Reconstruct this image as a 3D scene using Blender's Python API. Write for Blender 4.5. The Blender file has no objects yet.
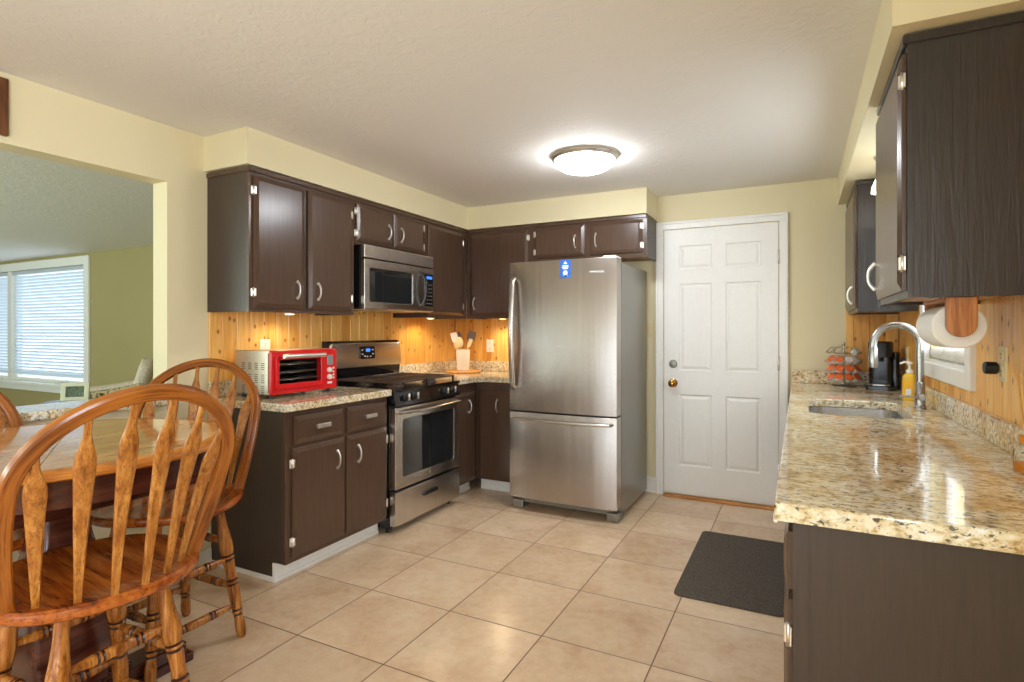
import bpy, bmesh, math, random
from mathutils import Vector, Matrix
random.seed(7)
S = bpy.context.scene
COL = S.collection
PI = math.pi
R = math.radians

# ------------------------------------------------------------------ camera, world, exposure
cam = bpy.data.cameras.new('camera'); camo = bpy.data.objects.new('camera', cam); COL.objects.link(camo)
camo.location = (0, 0, 1.3); camo.rotation_euler = (R(90), 0, R(26.96))
cam.sensor_width = 36; cam.lens = 561.0/1024*36
cam.shift_x = -(514.2-512)/1024; cam.shift_y = (330.0-341)/1024
cam.clip_start = .05
S.camera = camo
S.view_settings.view_transform = 'Standard'
S.view_settings.look = 'None'
S.view_settings.gamma = 1
S.view_settings.use_curve_mapping = False
S.view_settings.exposure = 0.0
S.cycles.use_denoising = True
S.cycles.max_bounces = 8
S.cycles.diffuse_bounces = 5
S.cycles.glossy_bounces = 5
S.cycles.sample_clamp_indirect = 6.0
W = bpy.data.worlds.new('sky'); S.world = W; W.use_nodes = True
W.node_tree.nodes['Background'].inputs[0].default_value = (.80, .90, 1.0, 1)
W.node_tree.nodes['Background'].inputs[1].default_value = 1.3

def area(name, loc, rot, sx, sy, power, color=(1, 1, 1)):
    l = bpy.data.lights.new(name, 'AREA'); l.shape = 'RECTANGLE'; l.size = sx; l.size_y = sy
    l.energy = power; l.color = color
    o = bpy.data.objects.new(name, l); COL.objects.link(o); o.location = loc; o.rotation_euler = rot
    return o
# daylight: patio door behind the camera, sink window, living room window; plus two added fill lights
area('patio_daylight', (-1.3, -2.7, 1.15), (R(90), 0, 0), 2.2, 2.0, 28, (.80, .90, 1))
area('dining_fill', (.50, -1.2, 1.45), (0, R(90), 0), 1.2, 1.4, 98, (.80, .90, 1))  # added fill aimed at the left wall; no dining window is built
area('sink_daylight', (.80, 3.14, 1.60), (0, R(90), 0), .80, .84, 14, (.85, .93, 1))
area('living_daylight', (-10.5, 4.75, 1.45), (R(-90), 0, 0), 3.6, 1.7, 30, (.78, .90, 1))
area('living_ceiling_fill', (-7.4, -2.6, 1.0), (R(158), 0, R(-8)), 4.5, 1.8, 340, (.80, 1, .84))  # added greenish fill tilted up at the living room ceiling, no window behind it

# ------------------------------------------------------------------ mesh helpers
def BM(): return bmesh.new()

def box(bm, x0, x1, y0, y1, z0, z1, bev=0, seg=2, mat=0):
    if x0 > x1: x0, x1 = x1, x0
    if y0 > y1: y0, y1 = y1, y0
    if z0 > z1: z0, z1 = z1, z0
    v = [bm.verts.new((x, y, z)) for z in (z0, z1) for y in (y0, y1) for x in (x0, x1)]
    fs = [bm.faces.new([v[i] for i in q]) for q in ((0,2,3,1),(4,5,7,6),(0,1,5,4),(2,6,7,3),(0,4,6,2),(1,3,7,5))]
    for f in fs: f.material_index = mat
    if bev:
        es = list({e for f in fs for e in f.edges})
        r = bmesh.ops.bevel(bm, geom=es, offset=bev, segments=seg, affect='EDGES', profile=.5)
        for f in r['faces']: f.material_index = mat
    return v

def ring(bm, pts): return [bm.verts.new(p) for p in pts]
def bridge(bm, a, b, mat=0, smooth=True):
    n = len(a)
    for i in range(n):
        f = bm.faces.new((a[i], a[(i+1) % n], b[(i+1) % n], b[i])); f.material_index = mat; f.smooth = smooth
def cap(bm, a, mat=0, flip=False):
    f = bm.faces.new(list(reversed(a)) if flip else a); f.material_index = mat

def perp(d):
    d = d.normalized()
    u = Vector((0, 0, 1)) if abs(d.z) < .9 else Vector((1, 0, 0))
    a = u.cross(d).normalized(); return a, d.cross(a)

def lathe(bm, prof, p0=(0,0,0), p1=(0,0,1), n=20, unit=True, caps=True):
    """prof: (t, r[, mat]); t along p0->p1 (metres when unit is False)"""
    p0 = Vector(p0); p1 = Vector(p1); d = p1-p0; L = d.length; a, b = perp(d); dn = d.normalized()
    prev = None; first = None
    for k, q in enumerate(prof):
        t, r = q[0], q[1]; m = q[2] if len(q) > 2 else 0
        c = p0 + dn*(t*L if unit else t)
        rg = ring(bm, [c + (a*math.cos(2*PI*i/n)+b*math.sin(2*PI*i/n))*max(r, 1e-4) for i in range(n)])
        if prev: bridge(bm, prev, rg, m)
        else: first = rg; fm = m
        prev = rg; lm = m
    if caps: cap(bm, first, fm, True); cap(bm, prev, lm)

def cyl(bm, p0, p1, r, n=16, mat=0, bev=0):
    if bev: L = (Vector(p1)-Vector(p0)).length; lathe(bm, [(0, r-bev, mat), (bev, r, mat), (L-bev, r, mat), (L, r-bev, mat)], p0, p1, n, False)
    else: lathe(bm, [(0, r, mat), (1, r, mat)], p0, p1, n)

def sweep(bm, pts, prof, nrm=None, closed=False, mat=0, smooth=True, scale=None):
    """prof: list of (a, b); a along the side vector, b along the normal"""
    pts = [Vector(p) for p in pts]; N = len(pts); rings = []; uvl = bm.loops.layers.uv.verify()
    nv = Vector(nrm) if nrm else None; L = 0; Ls = []
    last = None
    for i, p in enumerate(pts):
        if i: L += (p-pts[i-1]).length
        Ls.append(L)
        if closed: t = (pts[(i+1) % N]-pts[i-1])
        else: t = pts[min(i+1, N-1)]-pts[max(i-1, 0)]
        t.normalize()
        if nv is not None:
            side = t.cross(nv).normalized(); nn = side.cross(t).normalized()
        else:
            if last is None: side, nn = perp(t)
            else:
                side = (last - t*last.dot(t)).normalized(); nn = t.cross(side)
            last = side
        s = scale(i/(N-1)) if scale else 1
        rings.append(ring(bm, [p + side*a*s + nn*b*s for a, b in prof]))
    m = len(prof)
    for i in range(N if closed else N-1):
        A, B = rings[i], rings[(i+1) % N]
        for j in range(m):
            f = bm.faces.new((A[j], A[(j+1) % m], B[(j+1) % m], B[j])); f.smooth = smooth; f.material_index = mat
            for lp, uv in zip(f.loops, ((Ls[i], j/m), (Ls[i], (j+1)/m), (Ls[(i+1) % N] if i+1 < N else L+.1, (j+1)/m), (Ls[(i+1) % N] if i+1 < N else L+.1, j/m))): lp[uvl].uv = uv
    if not closed:
        cap(bm, rings[0], mat, True); cap(bm, rings[-1], mat)

def circ(r, n=12): return [(r*math.cos(2*PI*i/n), r*math.sin(2*PI*i/n)) for i in range(n)]
def tube(bm, pts, r, n=10, mat=0, closed=False): sweep(bm, pts, circ(r, n), None, closed, mat)
def rrect(w, h, r, n=5):
    o = []
    for cx, cy, a0 in ((w/2-r, h/2-r, 0), (-w/2+r, h/2-r, 90), (-w/2+r, -h/2+r, 180), (w/2-r, -h/2+r, 270)):
        for i in range(n+1):
            a = R(a0+90*i/n); o.append((cx+r*math.cos(a), cy+r*math.sin(a)))
    return o

def slab(bm, outline, z0, z1, holes=(), bev=0, mat=0, M=None):
    """prism over a 2D outline with holes"""
    if holes and not hasattr(holes[0][0], '__len__'): holes = [holes]
    loops = [outline]+list(holes); es = []; vs = []
    for lp in loops:
        v = [bm.verts.new((p[0], p[1], z1)) for p in lp]; vs += v
        es += [bm.edges.new((v[i], v[(i+1) % len(v)])) for i in range(len(v))]
    r = bmesh.ops.triangle_fill(bm, use_beauty=True, use_dissolve=False, edges=es)
    fs = [g for g in r['geom'] if isinstance(g, bmesh.types.BMFace)]
    for f in fs:
        f.normal_update()
        if f.normal.z < 0: f.normal_flip()
        f.material_index = mat
    ex = bmesh.ops.extrude_face_region(bm, geom=fs)
    nv = [g for g in ex['geom'] if isinstance(g, bmesh.types.BMVert)]
    nf = [g for g in ex['geom'] if isinstance(g, bmesh.types.BMFace)]
    for v in nv: v.co.z = z0
    for f in bm.faces: f.material_index = f.material_index
    bmesh.ops.recalc_face_normals(bm, faces=list(bm.faces))
    if bev:
        se = []
        bset = set(vs)
        for e in es:
            if e.is_valid: se.append(e)
        bmesh.ops.bevel(bm, geom=se, offset=bev, segments=3, affect='EDGES', profile=.5)
    if M is not None: bmesh.ops.transform(bm, matrix=M, verts=list(bm.verts))

MW = {}
def thing(name, label, cat, loc=(0,0,0), rz=0, group=None):
    o = bpy.data.objects.new(name, None); o.empty_display_size = .1; COL.objects.link(o)
    o.location = loc; o.rotation_euler = (0, 0, rz); o['label'] = label; o['category'] = cat
    if group: o['group'] = group
    MW[o.name] = Matrix.Translation(loc) @ Matrix.Rotation(rz, 4, 'Z')
    return o
def tag(o, label, cat, group=None, kind=None):
    o['label'] = label; o['category'] = cat
    if group: o['group'] = group
    if kind: o['kind'] = kind
    return o
def obj(name, bm, mats, parent=None, smooth=None, world=False, label=None, origin=None):
    """link the bmesh as ONE object; world=True: its coordinates are world coordinates"""
    if world and parent is not None:
        bmesh.ops.transform(bm, matrix=MW[parent.name].inverted(), verts=list(bm.verts))
    if origin is not None: bmesh.ops.translate(bm, vec=-Vector(origin), verts=list(bm.verts))
    bmesh.ops.recalc_face_normals(bm, faces=list(bm.faces))
    me = bpy.data.meshes.new(name); bm.to_mesh(me); bm.free()
    for m in (mats if isinstance(mats, (list, tuple)) else [mats]): me.materials.append(m)
    if smooth is not None:
        for p in me.polygons: p.use_smooth = smooth
        if smooth:
            try: me.set_sharp_from_angle(angle=R(38))
            except Exception: pass
    o = bpy.data.objects.new(name, me); COL.objects.link(o)
    if origin is not None: o.location = origin
    if parent is not None:
        o.parent = parent; MW[o.name] = MW[parent.name].copy()
    else: MW[o.name] = Matrix.Translation(origin) if origin is not None else Matrix.Identity(4)
    if label: o['label'] = label
    return o
def struct(name, bm, m, label, cat, smooth=None, origin=None):
    o = obj(name, bm, m, None, smooth, origin=origin); tag(o, label, cat, kind='structure'); return o
def kids(o): return [c for c in bpy.data.objects if c.parent == o]
def dup(root, loc, rz, label, group=None, name=None):
    r = root.copy(); COL.objects.link(r); r.location = loc; r.rotation_euler = (0, 0, rz); r['label'] = label
    MW[r.name] = Matrix.Translation(loc) @ Matrix.Rotation(rz, 4, 'Z')
    if group: r['group'] = group
    for ch in kids(root):
        c = ch.copy(); COL.objects.link(c); c.parent = r; MW[c.name] = MW[r.name]
        for g in kids(ch):
            d = g.copy(); COL.objects.link(d); d.parent = c
    return r

# ------------------------------------------------------------------ materials
def srgb(r, g, b):
    f = lambda c: c/12.92 if c <= .04045 else ((c+.055)/1.055)**2.4
    return (f(r/255), f(g/255), f(b/255), 1)
class NT:
    def __init__(s, name):
        s.m = bpy.data.materials.new(name); s.m.use_nodes = True; s.t = s.m.node_tree; s.b = s.t.nodes['Principled BSDF']
    def n(s, typ, **k):
        x = s.t.nodes.new(typ)
        for a, v in k.items():
            if a in x.inputs.keys(): x.inputs[a].default_value = v
            else: setattr(x, a, v)
        return x
    def l(s, a, b): s.t.links.new(a, b)
    def coord(s, kind='Object', scale=(1,1,1), rot=(0,0,0)):
        c = s.n('ShaderNodeTexCoord'); mp = s.n('ShaderNodeMapping'); mp.inputs['Scale'].default_value = scale; mp.inputs['Rotation'].default_value = rot
        s.l(c.outputs[kind], mp.inputs['Vector']); return mp.outputs[0]
    def noise(s, vec, scale, detail=4, rough=.55, dist=0):
        x = s.n('ShaderNodeTexNoise'); x.inputs['Scale'].default_value = scale; x.inputs['Detail'].default_value = detail
        x.inputs['Roughness'].default_value = rough; x.inputs['Distortion'].default_value = dist
        s.l(vec, x.inputs['Vector']); return x.outputs[0]
    def ramp(s, fac, stops, interp='LINEAR'):
        x = s.n('ShaderNodeValToRGB'); x.color_ramp.interpolation = interp
        while len(x.color_ramp.elements) < len(stops): x.color_ramp.elements.new(.5)
        for e, (p, c) in zip(x.color_ramp.elements, stops): e.position = p; e.color = c
        s.l(fac, x.inputs[0]); return x.outputs[0]
    def mix(s, fac, a, b, mode='MIX'):
        x = s.n('ShaderNodeMix', data_type='RGBA', blend_type=mode)
        for i, v in ((0, fac), (6, a), (7, b)):
            if hasattr(v, 'is_linked'): s.l(v, x.inputs[i])
            else: x.inputs[i].default_value = v
        return x.outputs[2]
    def math(s, op, a, b=0.0, c=0.0):
        x = s.n('ShaderNodeMath', operation=op)
        for i, v in enumerate((a, b, c)):
            if hasattr(v, 'is_linked'): s.l(v, x.inputs[i])
            else: x.inputs[i].default_value = v
        return x.outputs[0]
    def bump(s, h, strength=.2, dist=.01):
        x = s.n('ShaderNodeBump'); x.inputs['Strength'].default_value = strength; x.inputs['Distance'].default_value = dist
        s.l(h, x.inputs['Height']); s.l(x.outputs[0], s.b.inputs['Normal'])
    def set(s, color=None, rough=.5, metal=0, spec=.5, **k):
        if color is not None:
            if hasattr(color, 'is_linked'): s.l(color, s.b.inputs['Base Color'])
            else: s.b.inputs['Base Color'].default_value = color
        if hasattr(rough, 'is_linked'): s.l(rough, s.b.inputs['Roughness'])
        else: s.b.inputs['Roughness'].default_value = rough
        s.b.inputs['Metallic'].default_value = metal; s.b.inputs['Specular IOR Level'].default_value = spec
        for a, v in k.items(): s.b.inputs[a].default_value = v
        return s.m
def plain(name, rgb, rough=.5, metal=0, var=.06, scale=30, spec=.5, bump=0, **k):
    """a colour with a faint noise in it"""
    t = NT(name); c = srgb(*rgb); v = t.coord()
    nz = t.noise(v, scale, 3)
    lo = tuple(x*(1-var) for x in c[:3])+(1,); hi = tuple(min(1, x*(1+var)) for x in c[:3])+(1,)
    col = t.ramp(nz, [(.3, lo), (.7, hi)])
    if bump: t.bump(nz, bump, .003)
    return t.set(col, rough, metal, spec, **k)

def wood(name, dark, mid, light, scale=(30, 30, 2.2), rough=.3, coord='Object', pores=.5, seed=0):
    t = NT(name); v = t.coord(coord, scale)
    a = t.noise(v, 1.0, 6, .6, .5)
    col = t.ramp(a, [(.28, srgb(*dark)), (.47, srgb(*mid)), (.68, srgb(*light))])
    v2 = t.coord(coord, tuple(x*(5 if x == max(scale) else 2.2) for x in scale))
    p = t.noise(v2, 1.0, 3, .6)
    pc = t.ramp(p, [(.36, srgb(*dark)), (.46, (1, 1, 1, 1))])
    col = t.mix(pores, col, pc, 'MULTIPLY')
    t.bump(p, .08, .002)
    return t.set(col, rough, 0, .5)
M = {}
# walls and ceiling
def paint(name, rgb, bscale=220, bstr=.08, rough=.6):
    t = NT(name); v = t.coord(); n = t.noise(v, bscale, 2); n2 = t.noise(v, 1.2, 2)
    c = srgb(*rgb)
    col = t.ramp(n2, [(.3, tuple(x*.96 for x in c[:3])+(1,)), (.7, c)])
    t.bump(n, bstr, .002); return t.set(col, rough, 0, .3)
M['wall'] = paint('wall_cream_paint', (228, 216, 178))
M['wall_living'] = paint('wall_olive_beige', (170, 156, 108))
t = NT('ceiling_texture'); v = t.coord()
n1 = t.noise(v, 16, 5, .65, .6); n2 = t.ramp(n1, [(.46, (0,0,0,1)), (.56, (1,1,1,1))])
t.bump(n2, .16, .006); M['ceiling'] = t.set(srgb(232, 228, 221), .75, 0, .25)
M['trim'] = plain('white_trim_paint', (240, 238, 232), .35, var=.02)
M['door_white'] = plain('door_white_paint', (240, 238, 232), .38, var=.015)
# floor tiles
t = NT('floor_tile'); c = t.n('ShaderNodeTexCoord'); sp = t.n('ShaderNodeSeparateXYZ'); t.l(c.outputs['Object'], sp.inputs[0])
TS, TX, TY = .465, -.977, 4.038
def cell(o, off):
    u = t.math('DIVIDE', t.math('SUBTRACT', o, off), TS); return t.math('FRACT', u), t.math('FLOOR', u)
fx, ix = cell(sp.outputs[0], TX-10*TS); fy, iy = cell(sp.outputs[1], TY-20*TS)
dx = t.math('ABSOLUTE', t.math('SUBTRACT', fx, .5)); dy = t.math('ABSOLUTE', t.math('SUBTRACT', fy, .5))
d = t.math('MAXIMUM', dx, dy)
g = t.ramp(d, [(.4925, (0,0,0,1)), (.4955, (1,1,1,1))])
cb = t.n('ShaderNodeCombineXYZ'); t.l(ix, cb.inputs[0]); t.l(iy, cb.inputs[1])
wn = t.n('ShaderNodeTexWhiteNoise', noise_dimensions='2D'); t.l(cb.outputs[0], wn.inputs['Vector'])
va = t.n('ShaderNodeVectorMath', operation='ADD'); t.l(c.outputs['Object'], va.inputs[0])
sc = t.n('ShaderNodeVectorMath', operation='SCALE'); t.l(wn.outputs['Color'], sc.inputs[0]); sc.inputs['Scale'].default_value = 7.0
t.l(sc.outputs[0], va.inputs[1])
m1 = t.noise(va.outputs[0], 3.2, 6, .62, .5); m2 = t.noise(va.outputs[0], 26, 5, .6)
tc = t.ramp(m1, [(.30, srgb(212, 180, 148)), (.5, srgb(226, 197, 166)), (.72, srgb(236, 212, 182))])
tc = t.mix(.14, tc, t.ramp(m2, [(.35, srgb(150, 118, 90)), (.6, srgb(235, 220, 198))]), 'OVERLAY')
pv = t.ramp(wn.outputs['Value'], [(0, srgb(238, 236, 234)), (1, srgb(255, 255, 255))])
tc = t.mix(1.0, tc, pv, 'MULTIPLY')
col = t.mix(g, tc, srgb(112, 84, 62))
hh = t.math('MULTIPLY_ADD', g, -1.0, t.math('MULTIPLY', m2, .35))
t.bump(hh, .25, .003)
rr = t.math('MULTIPLY_ADD', g, .4, t.math('MULTIPLY_ADD', m2, .14, .15))
M['tile'] = t.set(col, rr, 0, .5)
# knotty pine; axis = horizontal object axis across the planks
def pine(name, axis, w=.092):
    t = NT(name); c = t.n('ShaderNodeTexCoord'); sp = t.n('ShaderNodeSeparateXYZ'); t.l(c.outputs['Object'], sp.inputs[0])
    a = t.math('ADD', sp.outputs[axis], 20.0); i = t.math('FLOOR', t.math('DIVIDE', a, w))
    wn = t.n('ShaderNodeTexWhiteNoise', noise_dimensions='1D'); t.l(i, wn.inputs['W'])
    mp = t.n('ShaderNodeCombineXYZ'); t.l(a, mp.inputs[0]); t.l(t.math('MULTIPLY_ADD', wn.outputs[0], 9.0, sp.outputs[2]), mp.inputs[1])
    st = t.n('ShaderNodeVectorMath', operation='MULTIPLY'); t.l(mp.outputs[0], st.inputs[0]); st.inputs[1].default_value = (60, 3.0, 1)
    gr = t.noise(st.outputs[0], 1.0, 5, .6, .8)
    base = t.ramp(gr, [(.25, srgb(214, 152, 72)), (.5, srgb(238, 186, 104)), (.75, srgb(248, 208, 134))])
    tint = t.ramp(wn.outputs[0], [(0, srgb(232, 208, 170)), (.5, srgb(255, 246, 226)), (1, srgb(255, 255, 255))])
    base = t.mix(1.0, base, tint, 'MULTIPLY')
    ks = t.n('ShaderNodeVectorMath', operation='MULTIPLY'); t.l(mp.outputs[0], ks.inputs[0]); ks.inputs[1].default_value = (13, 9.0, 1)
    vo = t.n('ShaderNodeTexVoronoi', voronoi_dimensions='2D'); vo.inputs['Scale'].default_value = 1.0; t.l(ks.outputs[0], vo.inputs['Vector'])
    kn = t.ramp(vo.outputs['Distance'], [(.05, (1,1,1,1)), (.085, (.5,.5,.5,1)), (.17, (0,0,0,1))])
    sel = t.math('GREATER_THAN', vo.outputs['Color'], .60)
    k = t.math('MULTIPLY', kn, sel)
    col = t.mix(t.math('MULTIPLY', k, .85), base, srgb(120, 60, 20))
    t.bump(gr, .05, .002)
    return t.set(col, .32, 0, .45)
M['pine_y'] = pine('knotty_pine_boards', 1)
M['pine_x'] = pine('knotty_pine_boards_back', 0)
# granite
def granite(name, stretch=(1, 1, 1), warm=0):
    t = NT(name); v = t.coord('Object', stretch)
    a = t.noise(v, 60, 5, .66, .4); b = t.noise(v, 4.5, 4, .6, .8); c2 = t.noise(v, 84, 5, .66, .3); d2 = t.noise(v, 38, 4, .65, .5)
    base = t.ramp(a, [(.31, srgb(140, 114, 80)), (.40, srgb(206, 184, 142)), (.48, srgb(234, 222, 194)), (.60, srgb(248, 245, 238))])
    patch = t.ramp(b, [(.36, srgb(222, 194, 148)), (.46, srgb(244, 234, 212)), (.60, srgb(255, 254, 250))])
    base = t.mix(.85, base, patch, 'MULTIPLY')
    gy = t.ramp(d2, [(.56, (0,0,0,1)), (.66, (1,1,1,1))])
    base = t.mix(t.math('MULTIPLY', gy, .5), base, srgb(112, 104, 98))
    bk = t.ramp(c2, [(.57, (0,0,0,1)), (.60, (1,1,1,1))])
    base = t.mix(t.math('MULTIPLY', bk, .82), base, srgb(30, 26, 26))
    br = t.ramp(t.noise(v, 95, 3, .6, .2), [(.63, (0,0,0,1)), (.68, (1,1,1,1))])
    base = t.mix(t.math('MULTIPLY', br, .6), base, srgb(118, 60, 34))
    return t.set(base, .07, 0, .5)
M['granite'] = granite('polished_granite')
M['granite_long'] = granite('polished_granite_flowing', (.62, 1, 1))
# cabinets
def cabpaint(name, rgb, rough=.28, grain=.12, axis=(70, 70, 5), spec=.5):
    t = NT(name); v = t.coord('Object', axis); n = t.noise(v, 1.0, 4, .6, .5); c = srgb(*rgb)
    col = t.ramp(n, [(.3, tuple(x*.85 for x in c[:3])+(1,)), (.7, tuple(x*1.1 for x in c[:3])+(1,))])
    t.bump(n, grain, .004); return t.set(col, rough, 0, spec)
M['cab'] = cabpaint('dark_brown_cabinet_paint', (84, 62, 48), .24, .05)
M['cab_side'] = cabpaint('dark_brown_side_panel', (64, 52, 44), .34, .15, (90, 90, 6))
M['cab_grain'] = cabpaint('dark_brown_open_grain_oak', (56, 50, 48), .30, .5, (60, 60, 4))
M['cab_under'] = wood('bare_oak_underside', (140, 92, 46), (182, 128, 72), (205, 152, 92), (2.2, 30, 30), .45)
M['nickel'] = plain('satin_nickel', (234, 230, 222), .32, 1, .04, 60)
M['chrome'] = plain('brushed_chrome', (176, 174, 172), .26, 1, .04, 60)
M['brass'] = plain('polished_brass', (196, 146, 72), .18, 1, .05, 60)
def steel(name, rgb, rough=.27, sx=(4, 4, 260), wav=.0):
    t = NT(name); v = t.coord('Object', sx); n = t.noise(v, 1.0, 2, .6); c = srgb(*rgb)
    v2 = t.coord('Object', (7, 7, .5)); n2 = t.noise(v2, 1.0, 2, .5, .4)
    h = t.math('MULTIPLY_ADD', n2, wav*60, n)
    t.bump(h, .22, .0012)
    v3 = t.coord('Object', (22, 22, .35)); n3 = t.noise(v3, 1.0, 3, .6)
    col = t.ramp(n3, [(.3, tuple(x*.90 for x in c[:3])+(1,)), (.7, c)])
    return t.set(col, rough, 1, .5)
M['steel'] = steel('brushed_stainless', (186, 178, 170), .26, (6, 6, 1100), .12)
M['steel_plain'] = steel('brushed_stainless_panel', (212, 206, 199), .25, (6, 6, 1100), .03)
M['steel_sink'] = steel('sink_stainless', (205, 205, 205), .22, (60, 60, 60))
M['fridge_side'] = plain('grey_textured_metal', (150, 148, 140), .32, .75, .04, 200)
M['black'] = plain('black_gloss_enamel', (20, 20, 22), .12, 0, .1)
M['black_matte'] = plain('black_plastic', (26, 26, 27), .4, 0, .1)
M['iron'] = plain('cast_iron', (84, 70, 62), .38, .4, .1, 80)
M['glass_dark'] = plain('dark_oven_glass', (34, 36, 38), .04, 0, .05, 8, .8)
M['white_plastic'] = plain('white_plastic', (236, 232, 222), .35, 0, .02)
M['beige_plastic'] = plain('beige_plate', (226, 208, 160), .4, 0, .02)
M['ceramic'] = plain('white_glazed_ceramic', (238, 230, 218), .2, 0, .02)
M['red'] = plain('red_enamel', (214, 26, 30), .25, 0, .05)
M['silver'] = plain('silver_sheet_metal', (196, 186, 174), .32, .85, .04, 60)
M['grey_lcd'] = plain('grey_display', (136, 146, 140), .2, 0, .02)
M['paper'] = plain('paper_towel_white', (240, 238, 234), .9, 0, .02, 140, .2, .25)
M['card'] = plain('cardboard_core', (120, 96, 72), .9, 0, .05)
OAKD, OAKM, OAKL = (88, 42, 8), (150, 86, 28), (194, 132, 60)
M['oak'] = wood('golden_oak_turned', OAKD, OAKM, OAKL, (55, 55, 2.4), .26, 'Object', .5)
M['oak_bow'] = wood('golden_oak_bent', OAKD, (144, 78, 20), (178, 108, 36), (3.2, 9, 1), .24, 'UV', .45)
M['oak_seat'] = wood('golden_oak_seat', (88, 36, 8), (144, 68, 18), (184, 104, 38), (26, 2.6, 26), .2, 'Object', .45)
M['oak_light'] = wood('light_oak_spindle', (108, 58, 16), (164, 100, 36), (196, 136, 64), (70, 70, 2.4), .28, 'Object', .55)
M['ring'] = plain('burnt_ring_groove', (52, 18, 4), .35)
M['table_top'] = wood('table_oak_veneer', (156, 100, 54), (206, 150, 92), (228, 180, 126), (22, 2.0, 22), .12, 'Object', .25)
M['table_top'].node_tree.nodes['Principled BSDF'].inputs['Coat Weight'].default_value = .45
M['table_top'].node_tree.nodes['Principled BSDF'].inputs['Coat IOR'].default_value = 1.5
M['table_top'].node_tree.nodes['Principled BSDF'].inputs['Coat Roughness'].default_value = .06
M['table_edge'] = wood('table_oak_edge', (150, 84, 24), (206, 126, 44), (228, 156, 70), (5, 5, 30), .2, 'Object', .3)
M['cherry'] = wood('dark_cherry_stain', (40, 16, 10), (70, 30, 21), (96, 48, 34), (22, 3, 22), .2, 'Object', .3)
M['holder_oak'] = wood('medium_oak_bracket', (112, 60, 24), (170, 104, 52), (200, 136, 78), (60, 60, 5), .35)
M['board_wood'] = wood('bamboo_board', (190, 128, 58), (222, 166, 92), (238, 190, 120), (4, 40, 40), .35)
M['utensil_wood'] = wood('pale_beech', (196, 150, 92), (222, 184, 124), (236, 206, 152), (60, 60, 6), .5)
M['cream_silicone'] = plain('cream_silicone', (240, 220, 168), .45)
M['white_silicone'] = plain('white_silicone', (238, 226, 206), .45)
M['dark_nylon'] = plain('brown_nylon', (96, 72, 58), .5)
# glass
t = NT('window_glass'); M['glass'] = t.set((.95, .98, 1, 1), .02, 0, .5, **{'Transmission Weight': 1.0, 'IOR': 1.02})
t = NT('clear_glass'); M['clear'] = t.set((.98, .98, .98, 1), .02, 0, .5, **{'Transmission Weight': 1.0, 'IOR': 1.12})
t = NT('translucent_blind_slat'); t.set(srgb(236, 240, 244), .5)
tr = t.n('ShaderNodeBsdfTranslucent'); tr.inputs[0].default_value = (.80, .86, .92, 1); mx = t.n('ShaderNodeMixShader'); mx.inputs[0].default_value = .45
t.l(t.b.outputs[0], mx.inputs[1]); t.l(tr.outputs[0], mx.inputs[2]); t.l(mx.outputs[0], t.t.nodes['Material Output'].inputs[0]); M['slat'] = t.m
# lamp glass and displays
def emit(name, rgb, strength, base=(240, 240, 240)):
    t = NT(name); return t.set(srgb(*base), .3, 0, .5, **{'Emission Color': srgb(*rgb), 'Emission Strength': strength})
M['lamp_glass'] = emit('frosted_lamp_glass', (244, 248, 255), 56.0)
M['puck'] = emit('warm_puck_lens', (255, 205, 130), 14)
M['sink_lamp'] = emit('sink_lamp_shade', (255, 246, 232), 5.0)
M['blue_led'] = emit('blue_led_digits', (60, 130, 255), 1.6, (20, 40, 90))
# mat and fabrics
t = NT('grey_woven_mat'); v = t.coord(); n = t.noise(v, 240, 4, .7); n2 = t.noise(v, 60, 3)
t.bump(n, .6, .006); M['mat'] = t.set(t.ramp(n, [(.32, srgb(52, 48, 44)), (.66, srgb(120, 110, 100))]), .95, 0, .1)
t = NT('beige_throw'); v = t.coord(); n = t.noise(v, 60, 4); t.bump(n, .4, .01)
M['throw'] = t.set(t.ramp(n, [(.3, srgb(200, 184, 166)), (.7, srgb(236, 222, 204))]), .95, 0, .1)
t = NT('floral_upholstery'); v = t.coord(); n = t.noise(v, 12, 3, .6, 1.5)
M['floral'] = t.set(t.ramp(n, [(.40, srgb(90, 70, 48)), (.46, srgb(206, 188, 154)), (.56, srgb(216, 198, 164)), (.62, srgb(116, 108, 74))]), .9, 0, .1)
M['carpet'] = plain('beige_carpet', (150, 136, 116), .95, 0, .1, 120, .1, .4)
M['blue_label'] = plain('blue_label', (28, 96, 186), .4, 0, .03)
M['label_white'] = plain('white_print', (236, 240, 246), .5, 0, .02)
M['frame_dark'] = wood('dark_walnut_frame', (52, 26, 10), (96, 54, 24), (128, 78, 38), (30, 30, 4), .35)
M['gold'] = plain('gold_liner', (196, 150, 80), .35, .5, .06)
M['cream_frame'] = plain('cream_painted_frame', (226, 226, 200), .4, 0, .03)
t = NT('garden_photograph'); v = t.coord(); n = t.noise(v, 40, 4, .7)
M['photo'] = t.set(t.ramp(n, [(.35, srgb(40, 66, 36)), (.48, srgb(110, 130, 96)), (.58, srgb(80, 84, 110)), (.7, srgb(180, 190, 170))]), .2)
t = NT('framed_picture_print'); v = t.coord(); n = t.noise(v, 14, 4, .6)
M['print'] = t.set(t.ramp(n, [(.35, srgb(150, 104, 54)), (.7, srgb(214, 176, 112))]), .4)
M['yellow_soap'] = plain('yellow_soap_label', (244, 182, 20), .3, 0, .03)
M['soap_liquid'] = plain('amber_soap', (236, 190, 60), .12, 0, .03)
M['orange_foil'] = plain('orange_foil_lid', (232, 108, 50), .3, .2, .25, 90)
M['silver_foil'] = plain('silver_foil_lid', (232, 230, 228), .3, .25, .1, 90)
M['pod_white'] = plain('pod_white_plastic', (244, 240, 232), .35, 0, .02)
M['reed'] = plain('natural_reed', (226, 178, 104), .6, 0, .06)
M['orange_cap'] = plain('orange_wood_collar', (214, 132, 36), .4, 0, .08)
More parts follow.
